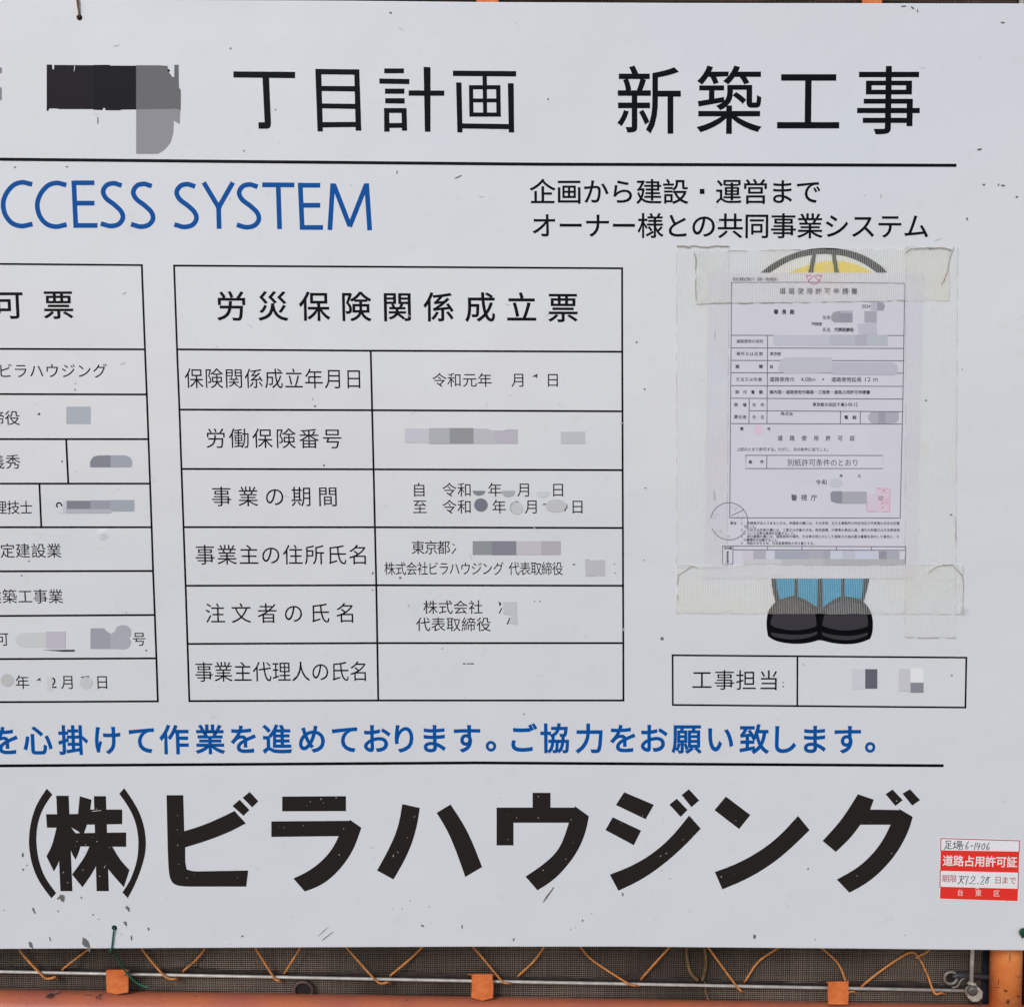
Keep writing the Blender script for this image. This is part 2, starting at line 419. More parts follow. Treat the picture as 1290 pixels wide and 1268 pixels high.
for sg in segs[:-1]:
    if sg[0][1] < 1192 and sg[-1][1] > 1214 and sg[-1][0] < sg[0][0]: sg = sg[::-1]      # up-going legs are walked upwards
    up = sg[-1][1] < sg[0][1]
    leg = []
    for i, (u, v) in enumerate(sg):
        h = -.0300 if (rod_v(u) - 9 < v) else -.0365
        if v < 1196: h = -.030
        leg.append(P(u, v, h))
    if up: leg = [P(sg[0][0] - 2, sg[0][1] + 4, -.0495)] + leg + [P(sg[-1][0] + 4, 1168, -.028)]
    else: leg = leg + [P(sg[-1][0] + 3, sg[-1][1] + 1, -.040), P(sg[-1][0] + 6, sg[-1][1] - 1, -.0495)]
    path += leg
path.append(P(1187, 1252, -.0495))
add_tube(bm, smooth_path([p + Vector((random.uniform(-1, 1), 0, random.uniform(-1, 1))) * .0006 for p in path], 5), .0011, 8)
add_tube(bm, smooth_path([P(u, v, -.0345) for u, v in segs[-1]], 4), .0010, 8)
lc = obj('lacing_cord', bm, cord_m, smooth=True)
tag(lc, 'thin orange cord laced in zigzag round the silver rod below the sign', 'cord')
bm = bmesh.new()
for s in ([(865, 1180), (864.8, 1195.4), (866.8, 1214.5), (871, 1226), (879, 1234)], [(888, 1180), (888, 1195.4), (889.3, 1214.5), (885, 1234)]):
    add_tube(bm, smooth_path([P(u, v, -.0365) for u, v in s], 5), .0018, 8)
add_tube(bm, smooth_path([P(u, v, -.0372) for u, v in ((888, 1236), (889, 1248), (893, 1260))], 5), .0011, 8)
o = obj('tan_cord', bm, mat('tan_cord', (.21, .135, .065, 1), .8, .2, noise=.5, nscale=120), smooth=True)
tag(o, 'faded tan cord hanging in a narrow loop between two orange zigzags', 'cord')
green = mat('green_twine', (.012, .15, .085, 1), .55, .4, noise=.3, nscale=150)
bm = bmesh.new()
add_tube(bm, smooth_path([P(144, 1168, -.006), P(144, 1168, .0016), P(142.5, 1178, .0016), P(140.6, 1195, .001), P(138.5, 1199, -.006), P(145.7, 1203, -.012), P(155, 1218.8, -.018), P(161, 1226.5, -.020), P(167, 1233, -.020), P(175, 1239, -.0195), P(188.4, 1243.6, -.018)], 6), .0008, 8)
add_tube(bm, smooth_path([P(137, 1197, -.008), P(141, 1194.5, -.004), P(149, 1194.6, -.004), P(152, 1197, -.01)], 5), .0007, 6)
add_tube(bm, smooth_path([P(158, 1228, -.021), P(160.5, 1222, -.019), P(163, 1221, -.02)], 5), .0007, 6)
o = obj('twine', bm, green, smooth=True); tag(o, 'green twine tied through the lower left hole of the sign', 'twine')
bm = bmesh.new()
add_tube(bm, smooth_path([P(1300, 1173, .001), P(1292, 1170, .0025), P(1286, 1172.5, .0035), P(1288, 1177, .003), P(1296, 1178, .002)], 5), .0014, 8)
add_tube(bm, smooth_path([P(1287, 1169, .002), P(1290, 1175, .0045), P(1288, 1180, .002)], 5), .0011, 8)
o = obj('twine_knot', bm, mat('green_dark', (.008, .075, .045, 1), .6, .3, noise=.3, nscale=150), smooth=True); tag(o, 'small knot of green twine at the right edge of the sign', 'twine')
bm = bmesh.new()
add_tube(bm, smooth_path([P(96, -14, -.004), P(96.5, -3, .0016), P(98, 9, .0016), P(100, 22, .001), P(100, 22, -.004)], 6), .0006, 6)
add_tube(bm, smooth_path([P(99, -14, -.004), P(98.2, -3, .0018), P(99, 10, .0018), P(100.8, 22, .001)], 6), .0005, 6)
o = obj('wire', bm, mat('brown_wire', (.19, .10, .03, 1), .5, .4, .4), smooth=True); tag(o, 'rusty brown wire running over the top edge into the upper hole', 'wire')

# ------------------------------------------------------------------ the sign board
TOP = [(-1050, -6), (-300, -2), (0, -1.0), (430, 0.6), (600, 2.3), (860, 3.6), (1080, 3.9), (1290, 4.2), (1334, 4.3)]
BOT = [(-1050, 1200), (-300, 1196.8), (0, 1195.2), (400, 1193.2), (600, 1192.4), (800, 1192.4), (890, 1193.3), (1080, 1194.8), (1290, 1197), (1332, 1197.6)]
def ip(t, u):
    for (a, b), (c, d) in zip(t, t[1:]):
        if u <= c: return b + (d - b) * (u - a) / (c - a)
    return t[-1][1]
board = thing('sign_board', 'large white glossy construction notice board with black and blue Japanese lettering', 'sign board')
HOLES = [(100, 22), (144, 1168), (1300, 1174)]
bm = bmesh.new()
us = [-1050 + i * (1333 + 1050) / 48 for i in range(49)]
g = [[None] * 13 for _ in us]
for i, u in enumerate(us):
    a, b = ip(TOP, u), ip(BOT, u)
    for j in range(13): g[i][j] = bm.verts.new(P(u, a + (b - a) * j / 12, 0))
for i in range(48):
    for j in range(12): bm.faces.new((g[i][j], g[i][j + 1], g[i + 1][j + 1], g[i + 1][j]))
bmesh.ops.recalc_face_normals(bm, faces=bm.faces)
r = bmesh.ops.extrude_face_region(bm, geom=bm.faces[:])
for v in [x for x in r['geom'] if isinstance(x, bmesh.types.BMVert)]: v.co.y += .003
bmesh.ops.recalc_face_normals(bm, faces=bm.faces)
bm.edges.ensure_lookup_table()
ed = [e for e in bm.edges if len(e.link_faces) == 2 and e.calc_face_angle(0) > 1.2 and all(abs(v.co.y) < 1e-5 for v in e.verts)]
bmesh.ops.bevel(bm, geom=ed, offset=.0009, segments=3, affect='EDGES')
# board material: glossy white lacquer, faint waviness, a few crumpled dents that catch the light, dirty film
bmat = bpy.data.materials.new('white_lacquer'); bmat.use_nodes = True
n, l = bmat.node_tree.nodes, bmat.node_tree.links
b = n['Principled BSDF']; b.inputs['Roughness'].default_value = .17; b.inputs['Specular IOR Level'].default_value = .5
tc = n.new('ShaderNodeTexCoord')
def noise(sc, det=4, vec=None):
    t = n.new('ShaderNodeTexNoise'); t.inputs['Scale'].default_value = sc; t.inputs['Detail'].default_value = det
    l.new(vec or tc.outputs['Object'], t.inputs['Vector']); return t
def ramp(fac, p0, p1, c0, c1):
    r = n.new('ShaderNodeValToRGB'); r.color_ramp.elements[0].position = p0; r.color_ramp.elements[1].position = p1
    r.color_ramp.elements[0].color = c0; r.color_ramp.elements[1].color = c1; l.new(fac, r.inputs['Fac']); return r
r1 = ramp(noise(5, 3).outputs['Fac'], .2, .8, (.775, .80, .84, 1), (.81, .82, .835, 1))
r2 = ramp(noise(70, 8).outputs['Fac'], .6, .85, (1, 1, 1, 1), (.93, .925, .91, 1))
mx = n.new('ShaderNodeMixRGB'); mx.blend_type = 'MULTIPLY'; mx.inputs[0].default_value = 1
l.new(r1.outputs[0], mx.inputs[1]); l.new(r2.outputs[0], mx.inputs[2]); l.new(mx.outputs[0], b.inputs['Base Color'])
rr = ramp(noise(9, 2).outputs['Fac'], .2, .8, (.15,) * 3 + (1,), (.3,) * 3 + (1,)); b.inputs['Roughness'].default_value = .2
# dents
acc = None
for (u, v, ru) in [(130, 673, 9), (1240, 1073, 8), (1213, 768, 10)]:
    c = P(u, v, 0)
    sub = n.new('ShaderNodeVectorMath'); sub.operation = 'DISTANCE'; sub.inputs[1].default_value = c
    l.new(tc.outputs['Object'], sub.inputs[0])
    mr = n.new('ShaderNodeMapRange'); mr.interpolation_type = 'SMOOTHSTEP'
    mr.inputs['From Min'].default_value = ru * .00078; mr.inputs['From Max'].default_value = 0
    l.new(sub.outputs['Value'], mr.inputs['Value'])
    if acc is None: acc = mr.outputs[0]
    else:
        ad = n.new('ShaderNodeMath'); ad.operation = 'MAXIMUM'; l.new(acc, ad.inputs[0]); l.new(mr.outputs[0], ad.inputs[1]); acc = ad.outputs[0]
dn = noise(620, 3)
mu = n.new('ShaderNodeMath'); mu.operation = 'MULTIPLY'; l.new(acc, mu.inputs[0]); l.new(dn.outputs['Fac'], mu.inputs[1])
b1 = n.new('ShaderNodeBump'); b1.inputs['Distance'].default_value = .0019; b1.inputs['Strength'].default_value = 1; l.new(mu.outputs[0], b1.inputs['Height'])
b2 = n.new('ShaderNodeBump'); b2.inputs['Distance'].default_value = .01; b2.inputs['Strength'].default_value = .3; l.new(noise(7, 2).outputs['Fac'], b2.inputs['Height'])
l.new(b1.outputs[0], b2.inputs['Normal']); l.new(b2.outputs[0], b.inputs['Normal'])
obj('panel_sheet', bm, bmat, board)
holem = mat('hole_black', (.006, .005, .005, 1), .9)
for (u, v) in HOLES:
    bm = bmesh.new()
    bmesh.ops.create_circle(bm, cap_ends=True, radius=.0026, segments=20, matrix=Matrix.Translation(P(u, v, .0003)) @ Matrix.Rotation(math.pi / 2, 4, 'X'))
    obj('tie_hole', bm, holem, board)

PH = .00012
BLACK, LOGO, BLUE, GREY = (10, 12, 18), (36, 33, 32), (0, 76, 146), (52, 54, 66)
# ruled lines
def pl(*a): return list(a)
obj('rule', lines([[(-1000, 192), (0, 200.7), (300, 203.6), (680, 207), (1203, 208.4)]], 4.0, PH), print_mat(BLACK), board)
obj('rule', lines([[(-1000, 980), (0, 964.2), (600, 960.4), (1187, 964)]], 3.6, PH), print_mat(BLACK), board)
# right-hand insurance table
T = []
rows = [(219.3, 334.6, None, None, 783.7, 338), (223, 440, 467, 441.7, 783.9, 443), (226, 515.8, 468.8, 516.6, 784.2, 518), (228.6, 590.5, 470.6, 591, 784.4, 592),
        (231.2, 663.8, 472.3, 663.9, 784.7, 664.8), (233.8, 737.5, 474, 736.9, 784.9, 737.5), (236.2, 810.7, 475.3, 809.7, 785.2, 809.7), (238.5, 882.7, 476.5, 881.9, 785.4, 881.9)]
for r in rows:
    T.append([(r[0], r[1])] + ([(r[2], r[3])] if r[2] else [(500, 336.2)]) + [(r[4], r[5])])
T.append([(r[0], r[1]) for r in rows]); T.append([(r[4], r[5]) for r in rows]); T.append([(r[2], r[3]) for r in rows[1:]])
obj('ruled_table', lines(T, 2.4, PH), print_mat(BLACK), board, 'ruled table with seven rows in the middle of the board')
# left-hand licence table
ry = [(332.5, 334, 178.6), (439.4, 440, 182.6), (496.3, 496.8, 184.9), (553, 553, 187), (609, 609, 189), (663.9, 663.9, 191), (719.4, 718.9, 192.8), (775.5, 774.3, 195), (829.8, 828.9, 197), (884, 883, 198.8)]
T = [[(-560, a), (0, a), (x, c)] for a, c, x in ry]
T.append([(x, c) for a, c, x in ry]); T.append([(83.3, 553), (86, 609)]); T.append([(49.6, 609), (52, 664)]); T.append([(-560, 332), (-520, 884)])
obj('ruled_table', lines(T, 2.4, PH), print_mat(BLACK), board, 'ruled table cut off by the left side of the photo')
T = [[(847.3, 825), (1217.4, 828)], [(847.6, 887.5), (1216.2, 890.8)], [(847.3, 825), (847.6, 887.5)], [(1217.4, 828), (1216.2, 890.8)], [(1004.6, 826.5), (1004.4, 889)]]
obj('ruled_table', lines(T, 2.2, PH), print_mat(BLACK), board, 'small two cell box under the cartoon boots')

# lettering
def tz(p): return [(280 + x / 3.225, 60 + y / 3.225) for x, y in p]
def box4(x0, y0, x1, y1): return [(x0, y0), (x1, y0), (x1, y1), (x0, y1)]
TT = [[[(45, 97), (296, 99), (296, 125), (45, 122)], [(163, 118), (190, 118), (198, 312), (194, 326), (184, 330), (148, 330), (146, 304), (172, 303)]],
      [[(378, 87), (557, 89), (557, 111), (379, 109)], [(378, 95), (402, 95), (409, 341), (387, 341)], [(536, 95), (557, 95), (565, 338), (542, 338)], [(398, 156), (545, 157), (545, 179), (398, 177)], [(400, 227), (548, 229), (548, 250), (400, 247)], [(402, 303), (550, 302), (550, 323), (402, 325)]],
      [[(658, 85), (738, 85), (738, 105), (658, 105)], [(638, 126), (760, 128), (760, 149), (638, 147)], [(661, 167), (740, 167), (740, 188), (661, 188)], [(662, 206), (741, 206), (741, 228), (662, 227)], [(657, 246), (749, 246), (749, 266), (657, 266)], [(657, 255), (678, 255), (680, 342), (658, 342)], [(728, 255), (749, 255), (751, 338), (730, 338)], [(668, 307), (740, 306), (740, 326), (668, 327)], [(818, 79), (846, 80), (846, 342), (823, 342)], [(757, 174), (902, 175), (902, 196), (757, 196)]],
      [[(937, 94), (1194, 96), (1194, 118), (937, 116)], [(1057, 110), (1075, 110), (1076, 275), (1060, 275)], [(1002, 153), (1130, 153), (1130, 170), (1002, 170)], [(1002, 160), (1019, 160), (1021, 281), (1004, 281)], [(1112, 160), (1130, 160), (1132, 281), (1114, 281)], [(1010, 207), (1122, 207), (1122, 223), (1010, 223)], [(1010, 264), (1122, 264), (1122, 281), (1010, 281)], [(950, 142), (972, 142), (976, 345), (955, 345)], [(1160, 145), (1184, 145), (1186, 345), (1164, 345)], [(965, 308), (1175, 311), (1175, 332), (965, 329)]]]
for ps in TT: fixn(obj('heading_letter', flat([tz(p) for p in ps], PH, .000004), print_mat(BLACK), board))
Ink(PH).at('新築工事', (817.8, 918.6, 1018.3, 1119.3), 128, 86, 92, .006).done('lettering', BLACK, board, 'large black project heading at the top')
def lz(pts, dx=0, dy=0, n=5):
    q_ = [Vector((x + dx, y + dy, 0)) for x, y in pts]
    q_ = smooth_path(q_, n) if len(q_) > 3 else q_
    return [(p.x / 2.58, 210 + p.y / 2.58) for p in q_]
Cc = [(97, 56), (72, 51), (44, 60), (20, 88), (10, 122), (18, 158), (40, 184), (70, 193), (98, 188)]
Ss = [(391, 59), (372, 54), (350, 60), (338, 80), (348, 103), (375, 124), (397, 146), (402, 168), (388, 187), (362, 193), (338, 187)]
E1 = [[(240, 53), (246, 191)], [(250, 52.5), (299, 52.5)], [(251, 118.5), (299, 118.5)], [(256, 191), (309, 191)]]
for ltr in [[lz(Cc)], [lz(Cc, 111, 2)], [lz(e) for e in E1], [lz(Ss, -3, 0)], [lz(Ss, 95, 2)], [lz(Ss, 236, 3)],
            [lz([(666, 58), (710, 132)]), lz([(753, 58), (712, 130)]), lz([(710.5, 134), (712, 194)])], [lz(Ss, 439, 4)], [lz([(860, 59), (949, 59.5)]), lz([(904.5, 70), (908.5, 195)])],
            [lz([(976, 60), (982, 197)]), lz([(986, 60.5), (1033, 60.5)]), lz([(988, 125.5), (1033, 125.5)]), lz([(992, 197.5), (1042, 197.5)])],
            [lz([(1081, 62), (1072.5, 198)]), lz([(1087, 64), (1134, 186)]), lz([(1139, 188), (1188, 64)]), lz([(1192, 62), (1201, 199)])]]:
    obj('latin_letter', lines(ltr, 6.0, PH), print_mat(BLUE), board)
Ink(PH).run('企画から建設', 683.5, 242, 851, 242, 34, 33.5, .010).run('運営まで', 918, 242, 1018.5, 242, 34, 33.5, .010).done('lettering', BLACK, board, 'upper line of the two line slogan')
obj('middle_dot', flat([[(881.5, 238), (887.5, 238), (887.5, 244.5), (881.5, 244.5)]], PH), print_mat(BLACK), board)
Ink(PH).run('オーナー様との共同事業システム', 685.5, 284.5, 1154.4, 285.5, 34, 33.5, .010).done('lettering', BLACK, board, 'lower line of the two line slogan')
Ink(PH).at('を心掛けて作業を進めております。ご協力をお願い致します。',
   (7, 47.4, 92, 134.9, 179, 219.5, 264.6, 307, 348.8, 393, 434.9, 474, 509, 546.5, 588, 630, 658, 699, 743, 785, 823, 865, 907, 950, 987, 1025.6, 1067.4, 1108),
   [933, 932.7, 932.5, 932.3, 932, 931.8, 931.6, 931.4, 931.2, 931, 930.9, 930.8, 930.7, 930.6, 930.5, 929, 930.3, 930.3, 930.4, 930.5, 930.6, 930.8, 931, 931.2, 931.3, 931.5, 931.7, 930.5], 38, 39, .022).done('lettering', BLUE, board, 'blue safety sentence')
Ink(PH).at('可票', (10.5, 73.6), 384.4, 40, 38.5, .011).done('lettering', BLACK, board, 'heading of the cut off table')
Ink(PH).run('労災保険関係成立票', 291.7, 386, 709.3, 388, 40, 39.5, .011).done('lettering', BLACK, board, 'heading of the middle table')
TB = (12, 14, 22)
for st, u0, v0, u1, v1, ew, eh in [('保険関係成立年月日', 244.3, 476.8, 445.6, 477.5, 24.5, 27), ('労働保険番号', 271.9, 552.2, 418.6, 552.8, 26.8, 27), ('事業の期間', 279, 625.5, 413, 625.7, 26.8, 27),
      ('事業主の住所氏名', 258.3, 699, 451.6, 699, 26.5, 27), ('注文者の氏名', 270.9, 772.6, 435.6, 772.2, 26.5, 27), ('事業主代理人の氏名', 257, 846.4, 452.3, 845.6, 24.5, 27)]:
    Ink(PH).run(st, u0, v0, u1, v1, ew, eh, -.001).done('lettering', TB, board)
def row(items, lab=None, bold=.0, c=TB):
    k = Ink(PH)
    for st, us_, v, ew, eh in items: k.at(st, us_, v, ew, eh, bold)
    return k.done('lettering', c, board, lab)
row([('令和元年月日', (553.6, 572.5, 591.8, 610.8, 653.2, 696.4), 478.9, 19, 19)])
row([('自令和年月日', (528, 566, 585.2, 623.4, 660.3, 703), 617.1, 19, 19)])
row([('至令和年月日', (529, 566.2, 585.2, 628.7, 670, 727.5), 638.4, 19, 19)])
row([('東京都', (526.7, 543, 558.8), 689.6, 17.5, 18.5)])
row([('株式会社ビラハウジング代表取締役', [460 + x / 3.794 for x in (117, 170, 222, 275, 325, 376, 427, 480, 532, 583, 637, 712, 765, 817, 868, 920)], 716.2, 14.4, 18)])
row([('株式会社', (542.2, 561.2, 580.2, 599.2), 764.8, 19, 18.5)])
row([('代表取締役', (533, 552.1, 571.2, 590.3, 609.4), 786.4, 19, 19)])
row([('工事担当', (884.3, 912.7, 939.8, 968.5), (856.2, 856.5, 856.8, 857), 27, 27)])
row([('ビラハウジング', (6.5, 26, 46, 65.8, 85.9, 105.8, 125.8), 467.3, 19.5, 19.5)])
row([('締役', (-4.4, 15.6), 526.6, 20, 19.5)])
row([('義秀', (-4, 16.3), 581.8, 20, 19.5)])
row([('理技士', (.5, 16.8, 33), 639.3, 17, 18.5)])
row([('特定建設業', (-10, 9.5, 28.8, 48.5, 68), 693.7, 19.5, 19.5)])
row([('建築工事業', (-7.3, 12.1, 31.7, 50.8, 70.2), 751.2, 19.5, 19.5)])
row([('可号', (2.5, 175.4), 805, 18, 18.5)])
row([('年月日', (28.1, 85.4, 128.7), 859.2, 18.5, 19)])
# remnants of half-hidden digits and characters
frag = [[(45, 857), (51, 853), (51, 858), (49, 856.5)], [(670, 474.5), (677, 470.5), (677, 476.5), (675, 474.8)], [(46, 522), (50.5, 519.5), (50.5, 523)], [(721, 710.3), (725, 710), (725, 711.4), (721, 711.6)],
        [(628, 757), (632, 760), (629.5, 764)], [(628, 772), (632, 765), (633, 766), (629.5, 772.5)], [(638, 786), (642, 777), (643, 778), (640, 786)],
        [(583, 835), (587, 835), (587, 836.4), (583, 836.4)], [(588.5, 835), (592, 835), (592, 836.4), (588.5, 836.4)], [(592.6, 835), (597, 835), (597, 836.4), (592.6, 836.4)],
        [(568, 684.5), (573, 685.5), (572.5, 687)], [(568.5, 697), (574, 690), (575, 691), (570, 697.5)], [(986, 858.5), (987.3, 858.5), (987.3, 860), (986, 860)], [(986, 863.5), (987.6, 863.5), (987.6, 865), (986, 865)],
        [(102, 852), (112, 851), (112.5, 852.6), (102, 853.6)], [(684, 634.5), (689, 634), (689, 635.5), (684, 636)], [(711, 640), (714.5, 634), (715, 639), (711, 645)], [(52, 818.5), (94, 818), (94, 820.5), (80, 820.6)],
        [(643.5, 634.4), (650, 630.8), (654, 632), (649, 633.2), (644.5, 638)]]
obj('lettering', flat(frag, PH), print_mat((60, 62, 70)), board, 'broken remnants of masked characters')
Ink(PH).at('9', (74.6,), 638.6, 19, 19).at('2', (66.8,), 859.3, 19, 19).done('lettering', TB, board, 'two lone digits in the cut off table')

# heavy company name, traced stroke by stroke
def soften(p, lim=42, it=2):
    for _ in range(it):
        out = []
        n_ = len(p)
        for i in range(n_):
            a, b_, c = p[i - 1], p[i], p[(i + 1) % n_]
            d1 = (b_[0] - a[0], b_[1] - a[1]); d2 = (c[0] - b_[0], c[1] - b_[1])
            l1, l2 = math.hypot(*d1), math.hypot(*d2)
            ang = abs(math.degrees(math.atan2(d1[0] * d2[1] - d1[1] * d2[0], d1[0] * d2[0] + d1[1] * d2[1])))
            if 1.5 < ang < lim and min(l1, l2) > .4:
                t1 = min(.27, .27 * l2 / l1 * 1.6); t2 = min(.27, .27 * l1 / l2 * 1.6)
                out += [(b_[0] - d1[0] * t1, b_[1] - d1[1] * t1), (b_[0] + d2[0] * t2, b_[1] + d2[1] * t2)]
            else: out.append(b_)
        p = out
    return p
def Z(ox, pts, s=4.03125, oy=980): return soften([(ox + x / s, oy + y / s) for x, y in pts])
logo = [
 ('paren', 20, [[(157, 52), (110, 120), (80, 200), (65, 290), (68, 370), (85, 450), (120, 530), (180, 608), (205, 582), (150, 510), (118, 430), (105, 350), (103, 290), (112, 220), (140, 145), (185, 82)],
                [(550, 50), (600, 120), (640, 200), (660, 290), (660, 370), (640, 450), (605, 540), (568, 608), (541, 578), (580, 520), (610, 440), (622, 370), (622, 290), (605, 210), (570, 140), (525, 78)]]),
 ('kanji', 20, [[(205, 88), (268, 88), (287, 572), (226, 572)], [(153, 182), (330, 180), (320, 250), (158, 250)], [(207, 245), (250, 250), (222, 420), (193, 472), (155, 395), (185, 340)],
                [(268, 235), (282, 250), (335, 320), (318, 380), (303, 412), (272, 360)], [(324, 90), (384, 108), (378, 160), (362, 236), (340, 292), (322, 272), (286, 252), (305, 230), (315, 190)],
                [(345, 158), (540, 158), (540, 232), (340, 235)], [(396, 90), (457, 90), (472, 572), (410, 572)], [(296, 278), (560, 274), (560, 347), (312, 345)],
                [(375, 340), (440, 340), (410, 450), (338, 552), (285, 487), (350, 400)], [(430, 340), (490, 347), (530, 415), (577, 465), (548, 552), (470, 465), (430, 400)]]),
 ('bi', 20, [[(765, 85), (850, 85), (855, 268), (960, 235), (1060, 190), (1110, 165), (1168, 228), (1080, 275), (960, 320), (860, 350), (860, 430), (868, 462), (900, 472), (1180, 467), (1170, 549), (850, 549), (805, 540), (785, 515), (777, 480), (772, 400)],
             [(1136, 108), (1186, 160), (1156, 190), (1100, 140)], [(1187, 68), (1231, 116), (1200, 147), (1152, 98)]]),
 ('ra', 320, [[(143, 92), (467, 90), (467, 166), (143, 167)], [(88, 218), (485, 215), (486, 209), (545, 250), (515, 340), (470, 420), (400, 500), (330, 548), (258, 574), (200, 508), (280, 470), (350, 415), (400, 355), (430, 293), (88, 297)]]),
 ('ha', 320, [[(753, 130), (842, 150), (825, 260), (780, 390), (708, 513), (625, 467), (690, 350), (735, 240)], [(998, 132), (1070, 240), (1120, 350), (1158, 450), (1073, 500), (1020, 350), (975, 250), (927, 175)]]),
 ('u', 600, [[(286, 73), (377, 73), (377, 148), (500, 148), (500, 140), (572, 192), (555, 280), (510, 380), (440, 470), (380, 525), (311, 568), (250, 498), (330, 445), (400, 385), (440, 320), (470, 225), (189, 225), (189, 340), (103, 340), (103, 148), (286, 148)]]),
 ('ji', 600, [[(751, 70), (902, 134), (860, 207), (709, 135)], [(693, 197), (837, 265), (800, 339), (656, 262)], [(1018, 103), (1073, 160), (1038, 195), (981, 133)], [(1080, 55), (1132, 112), (1093, 146), (1043, 84)],
              [(1081, 188), (1140, 255), (1060, 340), (960, 430), (840, 515), (722, 570), (678, 488), (790, 445), (900, 380), (1000, 290)]]),
 ('n', 880, [[(139, 92), (263, 186), (206, 257), (81, 161)], [(505, 190), (564, 262), (480, 345), (380, 430), (250, 510), (121, 563), (83, 475), (200, 432), (320, 365), (420, 285)]]),
 ('gu', 880, [[(809, 80), (890, 108), (872, 158), (1020, 160), (1020, 155), (1088, 195), (1070, 260), (1020, 360), (950, 450), (860, 530), (766, 580), (702, 513), (800, 460), (880, 390), (940, 310), (975, 235), (822, 235), (770, 305), (697, 373), (630, 317), (710, 230), (760, 160)],
              [(985, 56), (1037, 110), (1000, 140), (950, 80)], [(1074, 55), (1125, 110), (1085, 138), (1036, 77)]])]
for nm, ox, ps in logo:
    fixn(obj('company_letter', flat([Z(ox, p) for p in ps], PH, .000004), print_mat(LOGO, .4), board))

